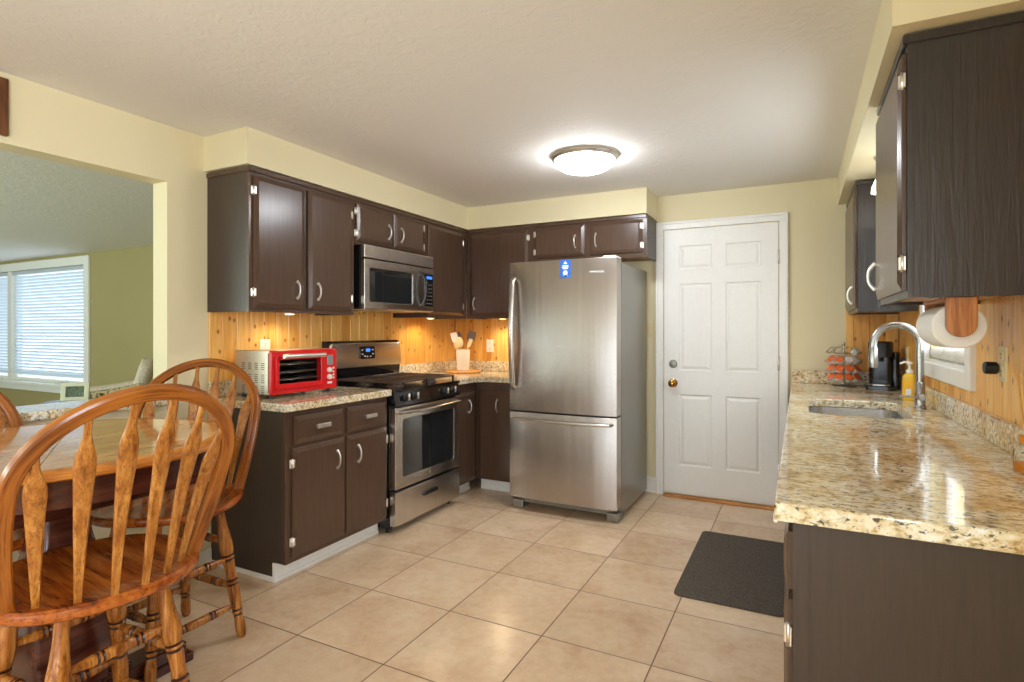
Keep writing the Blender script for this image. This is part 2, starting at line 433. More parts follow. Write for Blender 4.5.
M['threshold'] = wood('golden_oak_threshold', (150, 90, 30), (196, 128, 56), (214, 154, 84), (3, 40, 40), .35)
M['outdoor'] = plain('white_vinyl_siding', (226, 230, 234), .7, 0, .03)

# ------------------------------------------------------------------ room shell
XL, XR, YB, ZC = -2.92, .59, 4.5, 2.36
bm = BM(); box(bm, -3.04, .75, -2.75, 4.65, -.06, 0)
struct('floor', bm, M['tile'], 'beige square ceramic tile kitchen floor with brown grout', 'floor')
bm = BM(); box(bm, -13.0, -3.04, -2.75, 4.4, -.06, 0)
struct('floor_living', bm, M['carpet'], 'carpeted floor of the living room beyond the half wall', 'floor')
bm = BM(); box(bm, -3.04, .75, -2.75, 4.65, ZC, ZC+.08)
struct('ceiling', bm, M['ceiling'], 'off-white knockdown textured kitchen ceiling', 'ceiling')
bm = BM(); box(bm, -13.0, -3.04, -2.75, 4.4, ZC, ZC+.08)
struct('ceiling_living', bm, M['ceiling'], 'textured living room ceiling seen through the wide opening', 'ceiling')
OY0, OY1, OZ, LZ = -1.3, 1.775, 2.07, .915
bm = BM()
box(bm, -3.04, XL, OY1, YB+.1, 0, ZC); box(bm, -3.04, XL, -2.75, OY0, 0, ZC)
box(bm, -3.04, XL, OY0, OY1, OZ, ZC); box(bm, -3.04, XL, OY0, OY1, 0, LZ)
struct('wall_left', bm, M['wall'], 'cream wall with a wide opening above a half wall', 'wall')
bm = BM(); box(bm, -3.04, .75, YB, YB+.15, 0, ZC)
struct('wall_back', bm, M['wall'], 'cream back wall around the white entry door', 'wall')
WY0, WY1, WZ0, WZ1 = 2.73, 3.55, 1.14, 2.02
bm = BM(); xo, xi = .75, .602
box(bm, xi, xo, -2.75, WY0, 0, ZC); box(bm, xi, xo, WY1, YB, 0, ZC)
box(bm, xi, xo, WY0, WY1, 0, WZ0); box(bm, xi, xo, WY0, WY1, WZ1, ZC)
struct('wall_right', bm, M['wall'], 'wall behind the sink counter holding the small window', 'wall')
bm = BM()
box(bm, -3.04, -2.45, -2.75, -2.6, 0, ZC); box(bm, -.15, xo, -2.75, -2.6, 0, ZC); box(bm, -2.45, -.15, -2.75, -2.6, 2.15, ZC)
struct('wall_front', bm, M['wall'], 'wall on the patio door side of the dining area', 'wall')
# living room walls with the window
LX0, LX1, LW0, LW1, LY = -12.6, -8.74, .52, 2.20, 4.2
bm = BM()
box(bm, LX1, -3.04, LY, LY+.15, 0, ZC); box(bm, -13.0, LX0, LY, LY+.15, 0, ZC)
box(bm, LX0, LX1, LY, LY+.15, 0, LW0); box(bm, LX0, LX1, LY, LY+.15, LW1, ZC)
struct('wall_living_back', bm, M['wall_living'], 'olive beige living room wall around the blind-covered window', 'wall')
bm = BM(); box(bm, -13.15, -13.0, -2.75, 4.4, 0, ZC)
struct('wall_living_left', bm, M['wall_living'], 'far end wall of the living room', 'wall')
# soffits
SB = 2.17
bm = BM(); box(bm, XL, -2.565, 1.975, 4.155, SB, ZC); box(bm, XL, -1.012, 4.155, YB, SB, ZC)
struct('trim_1', bm, M['wall'], 'cream boxed soffit above the left and back wall cabinets', 'soffit')
bm = BM(); box(bm, .237, .602, 1.925, YB, SB, ZC)
struct('trim_2', bm, M['wall'], 'cream boxed soffit above the sink wall cabinets', 'soffit')
# knotty pine backsplashes, one board after the other with V-grooves
def boards(name, axis, a0, a1, f0, f1, z0, z1, mat, label, hole=None, w=.092):
    bm = BM(); k = math.floor((a0+20)/w)
    while True:
        s, e = max(a0, k*w-20), min(a1, (k+1)*w-20); k += 1
        if s >= a1-1e-6: break
        if e-s < .004: continue
        spans = [(z0, z1)]
        if hole and e > hole[0] and s < hole[1]: spans = [(z0, hole[2]), (hole[3], z1)]
        for q0, q1 in spans:
            if axis == 'y': box(bm, f0, f1, s+.0004, e-.0004, q0, q1, .0032, 1)
            else: box(bm, s+.0004, e-.0004, f0, f1, q0, q1, .0032, 1)
    return struct(name, bm, mat, label, 'wall panelling')
boards('wall_backsplash_left', 'y', 2.0, YB, XL, XL+.012, .99, 1.45, M['pine_y'], 'knotty pine board backsplash behind the range and red toaster oven')
boards('wall_backsplash_back', 'x', XL+.013, -1.90, YB-.012, YB, .99, 1.45, M['pine_x'], 'knotty pine board backsplash behind the utensil crock')
boards('wall_backsplash_corner', 'x', .285, XR-.001, YB-.012, YB, .99, 1.45, M['pine_x'], 'narrow knotty pine board strip behind the black coffee maker')
boards('wall_backsplash_right', 'y', 1.36, YB-.013, XR, .602, .95, SB, M['pine_y'], 'knotty pine boards around the window over the sink', (WY0-.005, WY1+.005, WZ0-.005, WZ1+.005))
# baseboards
bm = BM(); box(bm, -1.90, -1.012, YB-.014, YB, 0, .11, .003, 1); box(bm, -1.90, -1.012, YB-.018, YB, 0, .02, .003, 1); box(bm, -1.90, -1.012, YB-.018, YB, .105, .125, .004, 2)
struct('baseboard_back', bm, M['trim'], 'white baseboard between the refrigerator and the door casing', 'baseboard')
bm = BM(); box(bm, XL, XL+.014, -2.6, 2.015, 0, .09, .003, 1)
struct('baseboard_left', bm, M['trim'], 'white baseboard under the half wall', 'baseboard')

# entry door
DX0, DX1, DZ1 = -.953, -.138, 2.083
d1 = thing('door_1', 'white six-panel entry door with brass knob beside the refrigerator', 'door', ((DX0+DX1)/2, YB, 0)); d1['kind'] = 'structure'
bm = BM(); fy = YB-.012
def casing(bm, a0, a1, zt, w, y0, y1):
    box(bm, a0-w, a0, y0, y1, 0, zt, .002, 1); box(bm, a1, a1+w, y0, y1, 0, zt, .002, 1); box(bm, a0-w, a1+w, y0, y1, zt, zt+w, .002, 1)
    box(bm, a0-w-.001, a0-w+.018, y0-.008, y1, 0, zt+w-.018, .003, 1); box(bm, a1+w-.018, a1+w+.001, y0-.008, y1, 0, zt+w-.018, .003, 1); box(bm, a0-w-.001, a1+w+.001, y0-.008, y1, zt+w-.018, zt+w+.001, .003, 1)
casing(bm, DX0-.006, DX1+.006, DZ1+.006, .058, YB-.02, YB)
obj('door_frame', bm, M['trim'], d1, None, True)
# slab: field with six raised panels
bm = BM()
def panel_front(bm, x0, x1, z0, z1, y, rects):
    """a flat front at y (facing -y) with moulded raised panels"""
    xs = sorted({x0, x1, *[r[0] for r in rects], *[r[1] for r in rects]}); zs = sorted({z0, z1, *[r[2] for r in rects], *[r[3] for r in rects]})
    V = {(a, b): bm.verts.new((a, y, b)) for a in xs for b in zs}
    for i in range(len(xs)-1):
        for j in range(len(zs)-1):
            q = (xs[i], xs[i+1], zs[j], zs[j+1])
            if any(r[0] <= q[0]+1e-6 and r[1] >= q[1]-1e-6 and r[2] <= q[2]+1e-6 and r[3] >= q[3]-1e-6 for r in rects): continue
            bm.faces.new((V[q[0], q[2]], V[q[1], q[2]], V[q[1], q[3]], V[q[0], q[3]]))
    for r in rects:
        pr = None
        for ins, dy in ((0, 0), (.006, .009), (.014, .010), (.034, .002), (.036, .002)):
            a, b, c, e = r[0]+ins, r[1]-ins, r[2]+ins, r[3]-ins
            cur = [V[r[0], r[2]], V[r[1], r[2]], V[r[1], r[3]], V[r[0], r[3]]] if ins == 0 else ring(bm, [(a, y+dy, c), (b, y+dy, c), (b, y+dy, e), (a, y+dy, e)])
            if pr: bridge(bm, pr, cur, 0, False)
            pr = cur
        bm.faces.new(pr)
w = DX1-DX0; s1, s2 = .115, .10
pw = (w-2*s1-s2)/2; px = [(DX0+s1, DX0+s1+pw), (DX1-s1-pw, DX1-s1)]
pz = [(.245, .80), (.985, 1.66), (1.77, 1.955)]
panel_front(bm, DX0, DX1, .025, DZ1, fy, [(a, b, c, e) for a, b in px for c, e in pz])
box(bm, DX0, DX1, fy+.011, fy+.011+.001, .025, DZ1)
vs = [(DX0, DX0, .025, DZ1), (DX1, DX1, .025, DZ1)]
for xx in (DX0, DX1):
    bm.faces.new(ring(bm, [(xx, fy, .025), (xx, fy+.012, .025), (xx, fy+.012, DZ1), (xx, fy, DZ1)]))
for zz in (.025, DZ1):
    bm.faces.new(ring(bm, [(DX0, fy, zz), (DX1, fy, zz), (DX1, fy+.012, zz), (DX0, fy+.012, zz)]))
obj('door_slab', bm, M['door_white'], d1, None, True)
bm = BM(); kx = DX0+.07
lathe(bm, [(0, .034), (.006, .034), (.010, .026), (.014, .013), (.035, .012), (.042, .024), (.055, .030), (.066, .027), (.072, .016), (.074, .004)], (kx, fy, .885), (kx, fy-.1, .885), 24, False)
obj('knob', bm, M['brass'], d1, True, True, 'brass knob')
bm = BM(); lathe(bm, [(0, .032), (.008, .032), (.014, .027), (.016, .014), (.022, .012), (.023, .003)], (kx, fy, 1.035), (kx, fy-.1, 1.035), 24, False)
obj('deadbolt', bm, M['fridge_side'], d1, True, True, 'round nickel deadbolt')
for zz in (1.83, 1.06, .28):
    bm = BM(); box(bm, DX1-.004, DX1+.020, YB-.016, YB-.008, zz-.045, zz+.045); cyl(bm, (DX1+.003, YB-.025, zz-.05), (DX1+.003, YB-.025, zz+.05), .007, 10)
    obj('hinge', bm, M['nickel'], d1, None, True)
bm = BM(); box(bm, DX0, DX1, YB-.06, YB, 0, .016, .005, 2)
obj('threshold', bm, M['threshold'], d1, None, True)

# living room window with blinds
w1 = thing('window_1', 'white double living room window with lowered horizontal blinds', 'window', (-9.7, LY, .5)); w1['kind'] = 'structure'
bm = BM()
def wframe(bm, a0, a1, b0, b1, y0, y1, w):
    box(bm, a0-w, a0, y0, y1, b0-w, b1+w, .004, 1); box(bm, a1, a1+w, y0, y1, b0-w, b1+w, .004, 1)
    box(bm, a0, a1, y0, y1, b0-w, b0, .004, 1); box(bm, a0, a1, y0, y1, b1, b1+w, .004, 1)
wframe(bm, LX0, LX1, LW0, LW1, LY-.03, LY, .12)
MX = -10.9
box(bm, MX-.05, MX+.05, LY-.005, LY+.12, LW0, LW1)
for a, b in ((LX0, MX-.05), (MX+.05, LX1)): wframe(bm, a+.06, b-.06, LW0+.06, LW1-.06, LY+.05, LY+.12, .06)
box(bm, LX0-.12, LX1+.12, LY-.09, LY, LW0-.03, LW0+.01, .006, 2)
obj('window_frame', bm, M['trim'], w1, None, True)
for a, b in ((LX0, MX-.05), (MX+.05, LX1)):
    bm = BM(); box(bm, a+.055, b-.055, LY+.10, LY+.104, LW0+.055, LW1-.055)
    obj('pane', bm, M['glass'], w1, None, True)
    bm = BM(); box(bm, a+.03, b-.03, LY-.0, LY+.05, LW1-.055, LW1-.005)
    zz = LW0+.17; k = 0
    while zz < LW1-.06:
        v = box(bm, a+.04, b-.06, -.024, .024, -.0015, .0015)
        bmesh.ops.transform(bm, matrix=Matrix.Translation((0, LY+.03, zz)) @ Matrix.Rotation(R(-52), 4, 'X'), verts=v); zz += .047
    box(bm, a+.04, b-.06, LY+.008, LY+.052, LW0+.11, LW0+.15)
    obj('blind', bm, M['slat'], w1, None, True)
bm = BM(); box(bm, -9.50, -9.36, LY-.02, LY+.06, LW0+.03, LW0+.06, .006, 2); box(bm, -9.47, -9.22, LY-.045, LY-.02, LW0+.05, LW0+.07, .006, 2)
obj('crank', bm, M['trim'], w1, None, True)
# sink window
w2 = thing('window_2', 'small white window above the sink with a rolled blind at its sill', 'window', (.6, 3.14, WZ0)); w2['kind'] = 'structure'
bm = BM(); cw = .072
def wframey(bm, a0, a1, b0, b1, x0, x1, w, bv=.004):
    box(bm, x0, x1, a0-w, a0, b0-w, b1+w, bv, 1); box(bm, x0, x1, a1, a1+w, b0-w, b1+w, bv, 1)
    box(bm, x0, x1, a0, a1, b0-w, b0, bv, 1); box(bm, x0, x1, a0, a1, b1, b1+w, bv, 1)
wframey(bm, WY0, WY1, WZ0, WZ1, .568, .60, cw)
wframey(bm, WY0+.035, WY1-.035, WZ0+.035, WZ1-.035, .66, .70, .04)
box(bm, .665, .70, WY0, WY1, 1.55, 1.59)
box(bm, .58, .66, WY0, WY1, WZ0, WZ0+.012)
obj('window_frame', bm, M['trim'], w2, None, True)
bm = BM(); box(bm, .68, .684, WY0+.03, WY1-.03, WZ0+.03, WZ1-.03); obj('pane', bm, M['glass'], w2, None, True)
bm = BM(); cyl(bm, (.628, WY0+.01, WZ0+.045), (.628, WY1-.01, WZ0+.045), .030, 18)
for yy in (WY0+.28, WY0+.55): tube(bm, [(.628+.033*math.cos(a), yy, WZ0+.045+.033*math.sin(a)) for a in [2*PI*i/16 for i in range(16)]], .003, 6, 0, True)
obj('rolled_blind', bm, M['white_plastic'], w2, True, True)

# half wall ledge
ld = BM(); box(ld, -3.16, -2.875, OY0+.004, OY1-.004, LZ, .955, .008, 3)
tag(obj('ledge', ld, M['granite']), 'granite ledge capping the half wall to the living room', 'ledge')

# ------------------------------------------------------------------ cabinets
def pull(name, parent, c, along, out, L=.10, bar=False):
    """bow pull centred at c; along/out are unit vectors in the parent frame"""
    c = Vector(c); a = Vector(along); o = Vector(out); bm = BM()
    pts = []
    for i in range(15):
        s = -1+2*i/14; h = .023*(1-abs(s)**2.6)+.003
        pts.append(c + a*(s*L/2) + o*h)
    side = a.cross(o)
    if bar:
        sweep(bm, [c-a*L/2+o*.022, c+a*L/2+o*.022], rrect(.010, .024, .004), side)
        for s in (-.34, .34): cyl(bm, c+a*L*s, c+a*L*s+o*.022, .006, 10)
    else:
        sweep(bm, pts, rrect(.011, .008, .003, 3), side, None or False, 0, True, lambda t: 1+.5*(abs(2*t-1)**4))
        for s in (-.46, .46): cyl(bm, c+a*L*s-o*.0005, c+a*L*s+o*.008, .007, 10)
    return obj(name, bm, M['nickel'], parent, True)
def hinge(parent, x, z, y, side):
    bm = BM(); cyl(bm, (x, y-.006, z-.026), (x, y-.006, z+.026), .0055, 10)
    box(bm, x, x+side*.013, y-.005, y+.002, z-.022, z+.022, .002, 1); box(bm, x-side*.012, x, y-.016, y-.003, z-.020, z+.020, .002, 1)
    return obj('hinge', bm, M['nickel'], parent, None)
def door(cab, x0, x1, z0, z1, hx, hz=None, hs=-1, name='door', mat='cab', hvert=True, hp=True, t=.02, ch=.026, plen=.10, hingez=.08):
    """slab door with a wide sloped border; front at local y=-t. hx: pull x, hs: hinge side"""
    bm = BM(); rings = []
    for ins, y in ((0, -.0005), (0, -t+.009), (.004, -t+.007), (ch, -t), (ch+.001, -t)):
        rings.append(ring(bm, [(x0+ins, y, z0+ins), (x1-ins, y, z0+ins), (x1-ins, y, z1-ins), (x0+ins, y, z1-ins)]))
    for a, b in zip(rings, rings[1:]): bridge(bm, a, b, 0, False)
    cap(bm, rings[0], 0, True); cap(bm, rings[-1])
    d = obj(name, bm, M[mat], cab, None)
    if hp: pull('handle', d, (hx, -t, hz), (0, 0, 1) if hvert else (1, 0, 0), (0, -1, 0), plen, not hvert)
    if hs:
        xx = x0 if hs < 0 else x1
        for zz in (z0+hingez, z1-hingez): hinge(d, xx, zz, -.004, -1 if hs < 0 else 1)
    return d
def wall_cab(label, loc, rz, w, d, z0, z1, stiles, group=None, sidemat='cab_side', crown=True, under='cab_under'):
    """front frame at local y=0, body behind it; stiles: x positions (x0,x1) of the openings"""
    c = thing('wall_cabinet', label, 'cabinet', (loc[0], loc[1], z0), rz, group); h = z1-z0
    bm = BM(); t = .018
    box(bm, 0, t, .019, d, 0, h); box(bm, w-t, w, .019, d, 0, h); box(bm, t, w-t, .019, d, h-t, h); box(bm, t, w-t, d-.008, d, t, h-t)
    obj('carcass', bm, M[sidemat], c, None)
    bm = BM(); box(bm, t, w-t, .02, d, .012, .03); obj('underside', bm, M[under], c, None, label='bare wood underside')
    bm = BM(); xs = [0]+[x for s in stiles for x in s]+[w]
    for i in range(0, len(xs), 2): box(bm, xs[i], xs[i+1], 0, .019, 0, h)
    for a, b in stiles: box(bm, a, b, 0, .019, 0, .035); box(bm, a, b, 0, .019, h-.045, h)
    obj('face_frame', bm, M['cab' if sidemat == 'cab_side' else sidemat], c, None)
    if crown:
        bm = BM(); box(bm, -.004, w, -.012, .0, h-.028, h-.002, .003, 1)
        if rz > 0 or crown == 2: box(bm, -.008, 0, -.012, d, h-.028, h-.002, .003, 1)
        if rz < 0: box(bm, w, w+.008, -.012, d, h-.028, h-.002, .003, 1)
        obj('crown_strip', bm, M['cab' if sidemat == 'cab_side' else sidemat], c, None)
    return c
# left wall: tall pair
FX = -2.58; CT = 2.165; CB = 1.398
c = wall_cab('dark brown two-door wall cabinet at the open end above the toaster oven', (FX, 1.995), R(90), .780, .338, CB, CT, [(.04, .35), (.385, .74)])
door(c, .022, .362, .022, .722, .300, .13, -1); door(c, .390, .752, .022, .722, .455, .13, 1)
# over the microwave
c = wall_cab('dark brown short two-door wall cabinet directly above the microwave', (FX, 2.777), R(90), .793, .338, 1.862, CT, [(.03, .38), (.41, .76)])
door(c, .010, .377, .020, .265, .318, .12, -1, hingez=.05, plen=.1); door(c, .388, .748, .020, .265, .455, .12, 1, hingez=.05, plen=.1)
# corner, on the left wall
c = wall_cab('dark brown single-door wall cabinet right of the microwave', (FX, 3.572), R(90), .583, .338, CB, CT, [(.03, .50)])
door(c, .008, .515, .022, .722, .4, .13, 1, hp=False)
# corner, on the back wall
FY = 4.165
c = wall_cab('dark brown single-door wall cabinet in the corner above the utensil crock', (-2.578, FY), 0, .630, .333, CB, CT, [(.06, .58)])
door(c, .040, .592, .022, .722, .087, .13, 0)
hinge(kids(c)[-1], .592, .66, -.004, 1)
# over the fridge
c = wall_cab('dark brown short two-door wall cabinet above the refrigerator', (-1.946, FY), 0, .934, .333, 1.845, CT, [(.04, .44), (.50, .89)])
door(c, .020, .450, .038, .282, .375, .15, -1, hingez=.05); door(c, .495, .900, .038, .282, .545, .15, 1, hingez=.05)
# right wall near
c = wall_cab('dark grained wall cabinet with the paper towel holder under it', (.282, 2.60), R(-90), .615, .304, 1.395, CT, [(.04, .575)], None, 'cab_grain')
door(c, .012, .595, .022, .722, .045, .11, 1)
# right wall far
c = wall_cab('dark wall cabinet in the corner above the coffee maker', (.300, 4.496), R(-90), .700, .286, 1.405, CT, [(.04, .66)], None, 'cab_grain')
door(c, .015, .685, .022, .722, .62, .10, -1)

def base_cab(label, loc, rz, w, d, openings, toe=True, sidemat='cab_side', shoe=False, kick=.075, mat='cab', name='base_cabinet'):
    """front frame at local y=0; openings: list of (x0, x1)"""
    c = thing(name, label, 'cabinet', (loc[0], loc[1], 0), rz); t = .018; H = .884
    bm = BM()
    for a in (0, w-t):
        pts = [(a, .019, .10), (a, kick, .10), (a, kick, 0), (a, d, 0), (a, d, H), (a, .019, H)]
        A = ring(bm, pts); B = ring(bm, [(p[0]+t, p[1], p[2]) for p in pts]); bridge(bm, A, B, 0, False); cap(bm, A, 0, True); cap(bm, B)
    box(bm, t, w-t, .02, d, .10, .115); box(bm, t, w-t, d-.01, d, .115, H)
    obj('carcass', bm, M[sidemat], c, None)
    bm = BM(); xs = [0]+[x for s in openings for x in s]+[w]
    for i in range(0, len(xs), 2): box(bm, xs[i], xs[i+1], 0, .019, .10, H)
    for a, b in openings: box(bm, a, b, 0, .019, .10, .14); box(bm, a, b, 0, .019, .80, H); box(bm, a, b, 0, .019, .69, .725)
    obj('face_frame', bm, M[mat], c, None)
    if toe:
        bm = BM(); box(bm, 0, w, kick-.006, kick, 0, .098); box(bm, 0, w, kick-.014, kick-.006, 0, .024, .003, 1)
        if shoe: box(bm, -.010, 0, kick-.014, d, 0, .026, .003, 1); box(bm, -.006, 0, kick-.006, kick+.012, 0, .098)
        obj('toe_kick', bm, M['trim'], c, None, label='white painted toe kick')
    return c
BX = -2.335
c = base_cab('dark brown base cabinet with two drawers under the toaster oven', (BX, 2.018), R(90), .784, .583, [(.045, .395), (.43, .755)], shoe=True)
for a, b, hx in ((.044, .398, .222), (.426, .776, .60)):
    door(c, a, b, .708, .853, hx, .785, 0, 'drawer', hvert=False, plen=.095)
door(c, .036, .408, .128, .690, .338, .575, -1); door(c, .422, .778, .128, .690, .506, .575, 1)
# small return right of the range
c = base_cab('narrow dark base cabinet just right of the gas range', (BX, 3.572), R(90), .346, .583, [(.03, .316)])
door(c, .012, .312, .105, .815, .19, .70, 0)
c = base_cab('dark corner base cabinet beside the refrigerator', (-2.333, 3.920), 0, .423, .575, [(.03, .39)])
door(c, .020, .400, .105, .815, .20, .70, 0)
# sink run
c = base_cab('long dark brown base cabinet with an end panel under the sink counter', (-.012, 4.495), R(-90), 3.125, .600, [(.04, .60), (.64, 1.20), (1.24, 1.80), (1.84, 2.42), (2.46, 3.08)], True, 'cab_side')
xs = [(.03, .61), (.63, 1.21), (1.23, 1.81), (1.83, 2.43), (2.45, 3.10)]
for a, b in xs:
    door(c, a, b, .722, .850, (a+b)/2+.1, .825, 0, 'drawer', hvert=False, plen=.11)
    door(c, a, b, .125, .700, a+.05, .58, 1, hp=a < 1.2)
bm = BM(); box(bm, 3.1255, 3.131, .03, .598, .0, .88); box(bm, 3.1255, 3.134, -.001, .03, .10, .88)
obj('end_panel', bm, M['cab_side'], c, None)

# countertops
def corner_round(p0, p1, p2, r, n=6):
    p0, p1, p2 = Vector(p0), Vector(p1), Vector(p2); a = (p0-p1).normalized(); b = (p2-p1).normalized(); q0 = p1+a*r; q1 = p1+b*r
    return [tuple(q0.lerp(p1, t).lerp(p1.lerp(q1, t), t)) for t in [i/n for i in range(n+1)]]
CZ0, CZ1 = .886, .925
def counter(label, outline, splashes, holes=(), mat='granite'):
    t = thing('countertop', label, 'countertop', (sum(p[0] for p in outline)/len(outline), sum(p[1] for p in outline)/len(outline), CZ0))
    bm = BM(); slab(bm, outline, CZ0, CZ1, holes, .006); obj('slab', bm, M[mat], t, None, True)
    for s in splashes:
        lab, *q = s; bm = BM(); box(bm, *q, CZ1+.0003, 1.015, .003, 1); tag(obj('backsplash', bm, M[mat], None), lab, 'backsplash')
    return t
counter('granite countertop section carrying the red toaster oven', [(XL+.001, 1.99), *corner_round((XL, 1.99), (-2.295, 1.99), (-2.295, 2.8), .02), (-2.295, 2.805), (XL+.001, 2.805)], [('low granite backsplash strip behind the toaster oven', XL+.0125, XL+.032, 1.99, 2.805)])
counter('granite countertop section in the corner carrying the utensil crock', [(XL+.001, 3.574), (-2.295, 3.574), *corner_round((-2.295, 3.574), (-2.295, 3.885), (-1.92, 3.885), .12), (-1.925, 3.885), (-1.925, YB-.001), (XL+.001, YB-.001)], [('short granite backsplash strip on the range wall beside the utensil crock', XL+.0125, XL+.032, 3.574, YB-.0125), ('granite backsplash strip on the back wall behind the utensil crock', XL+.033, -1.925, YB-.032, YB-.0125)])
sk = [(p[0]+.24, p[1]+3.17) for p in rrect(.40, .62, .07)]
counter('long polished granite countertop holding the sink', [*corner_round((XR, 1.345), (-.05, 1.345), (-.05, 4.5), .012), (-.05, YB-.001), (XR-.001, YB-.001), (XR-.001, 1.345)], [('long granite backsplash strip under the sink window', XR-.022, XR-.0005, 1.345, YB-.033), ('granite backsplash strip behind the coffee pod carousel', -.05, XR-.001, YB-.032, YB-.0125)], [sk], 'granite_long')
# sink
sn = thing('sink', 'undermount stainless steel sink set in the granite', 'sink', (.24, 3.17, .70))
bm = BM(); prev = None
for s, z in ((1.03, CZ0-.002), (1.0, CZ0-.003), (.985, .80), (.95, .735), (.88, .722), (.10, .715)):
    rg = ring(bm, [((p[0]-.24)*s, (p[1]-3.17)*s, z-.70) for p in sk])
    if prev: bridge(bm, prev, rg)
    prev = rg
cap(bm, prev)
obj('basin', bm, M['steel_sink'], sn, True)
bm = BM(); lathe(bm, [(0, .042), (.004, .042), (.005, .030), (.002, .026), (.002, .004)], (0, 0, .016), (0, 0, .1), 20, False); obj('drain', bm, M['chrome'], sn, True)
# faucet
fc = thing('faucet', 'tall arched pull-down chrome faucet behind the sink', 'faucet', (.515, 3.28, CZ1))
bm = BM(); lathe(bm, [(0, .027), (.006, .027), (.012, .022), (.12, .021), (.125, .017)], (0, 0, 0), (0, 0, 1), 20, False)
pts = [(0, 0, .10), (0, 0, .25)]+[(-.095+.095*math.cos(a), 0, .305+.095*math.sin(a)) for a in [PI*i/14 for i in range(15)]]+[(-.19, 0, .29)]
tube(bm, pts, .0165, 14); obj('spout', bm, M['chrome'], fc, True)
bm = BM(); lathe(bm, [(0, .015), (.01, .019), (.085, .021), (.105, .019), (.107, .004)], (-.19, 0, .295), (-.19, 0, 0), 18, False); obj('spray_head', bm, M['chrome'], fc, True)
bm = BM(); cyl(bm, (0, -.018, .055), (0, -.055, .055), .017, 16, 0, .003); lathe(bm, [(0, .005), (.08, .004), (.085, .002)], (0, -.045, .055), (-.1, -.05, .058), 10, False); obj('lever', bm, M['chrome'], fc, True)

# ------------------------------------------------------------------ refrigerator
fr = thing('refrigerator', 'stainless steel bottom-freezer refrigerator beside the white door', 'refrigerator', (-1.485, 3.62, 0))
w = .40
bm = BM(); box(bm, -w, w, .135, .84, .03, 1.765, .006, 2); obj('body', bm, M['fridge_side'], fr, None)
def steel_door(name, z0, z1):
    bm = BM(); out = [(-w, .122)]
    n = 10
    for i in range(n+1): out.append((-w+.0+2*w*i/n, .010-.012*math.sin(PI*i/n)**.6 if 0 < i < n else .016))
    out.append((w, .122))
    slab(bm, out, z0, z1, (), .004); return obj(name, bm, M['steel'], fr, True)
ud = steel_door('upper_door', .722, 1.788); fd = steel_door('freezer_drawer', .095, .710)
for z in (.716,):
    bm = BM(); box(bm, -w+.01, w-.01, .03, .13, z-.006, z+.006); obj('gasket', bm, M['black_matte'], fr, None)
bm = BM(); pts = [(-w+.045, -.002, .88)]+[(-w+.045, -.03-.030*math.sin(PI*i/12), .90+.75*i/12) for i in range(13)]+[(-w+.045, -.002, 1.67)]
sweep(bm, pts, rrect(.026, .036, .010), (1, 0, 0)); obj('handle', bm, M['steel_plain'], ud, True)
bm = BM(); pts = [(-w+.035, -.002, .665)]+[(-w+.04+(2*w-.08)*i/12, -.028-.026*math.sin(PI*i/12), .665) for i in range(13)]+[(w-.035, -.002, .665)]
sweep(bm, pts, rrect(.030, .020, .008), (0, 0, 1)); obj('handle', bm, M['steel_plain'], fd, True)
bm = BM(); box(bm, w-.10, w-.01, .02, .17, 1.770, 1.802, .010, 3); obj('hinge_cover', bm, M['white_plastic'], fr, None)
bm = BM(); box(bm, -w+.05, w-.05, .10, .13, .035, .088); 
for i in range(3): box(bm, -w+.06, w-.06, .092, .10, .042+.014*i, .050+.014*i)
obj('kick_grille', bm, M['fridge_side'], fr, None)
for sx in (-1, 1):
    bm = BM(); box(bm, sx*w, sx*(w-.085), .06, .20, 0, .058, .006, 2); obj('foot', bm, M['fridge_side'], fr, None)
bm = BM(); box(bm, .004, .080, -.0042, -.0015, 1.660, 1.784); st = obj('energy_label', bm, M['blue_label'], ud, None, label='blue label with white print')
bm = BM()
vv = ring(bm, [(-.130, -.0047, 1.760), (-.100, -.0047, 1.760), (-.108, -.0047, 1.770), (-.115, -.0047, 1.779), (-.122, -.0047, 1.770)]); bm.faces.new(vv)
for i, (a, b) in enumerate(((-.138, -.092), (-.140, -.092), (-.134, -.098))): box(bm, a, b, -.0050, -.0044, 1.744-.010*i, 1.750-.010*i)
for i in range(3): box(bm, -.133+.004*i, -.097-.004*i, -.0050, -.0044, 1.676+.0*i, 1.682)
lathe(bm, [(0, .017), (.0005, .017)], (-.115, -.0044, 1.698), (-.115, -1, 1.698), 18, False)
bmesh.ops.translate(bm, vec=(.157, 0, -.003), verts=list(bm.verts))
obj('label_print', bm, M['label_white'], st, None)
def text_mesh(body, size, M4, name, mat, parent, depth=.0006):
    cu = bpy.data.curves.new(name, 'FONT'); cu.body = body; cu.size = size; cu.extrude = depth; cu.align_x = 'CENTER'; cu.align_y = 'CENTER'
    o = bpy.data.objects.new('tmp', cu); COL.objects.link(o); dg = bpy.context.evaluated_depsgraph_get(); me = bpy.data.meshes.new_from_object(o.evaluated_get(dg))
    bpy.data.objects.remove(o); bpy.data.curves.remove(cu); me.transform(M4); me.name = name; me.materials.clear(); me.materials.append(mat)
    q = bpy.data.objects.new(name, me); COL.objects.link(q)
    if parent: q.parent = parent; MW[q.name] = MW[parent.name]
    return q
text_mesh('WHIRLPOOL', .018, Matrix.Translation((.268, -.0035, 1.693)) @ Matrix.Rotation(R(90), 4, 'X'), 'nameplate', M['label_white'], ud)
bm = BM(); 
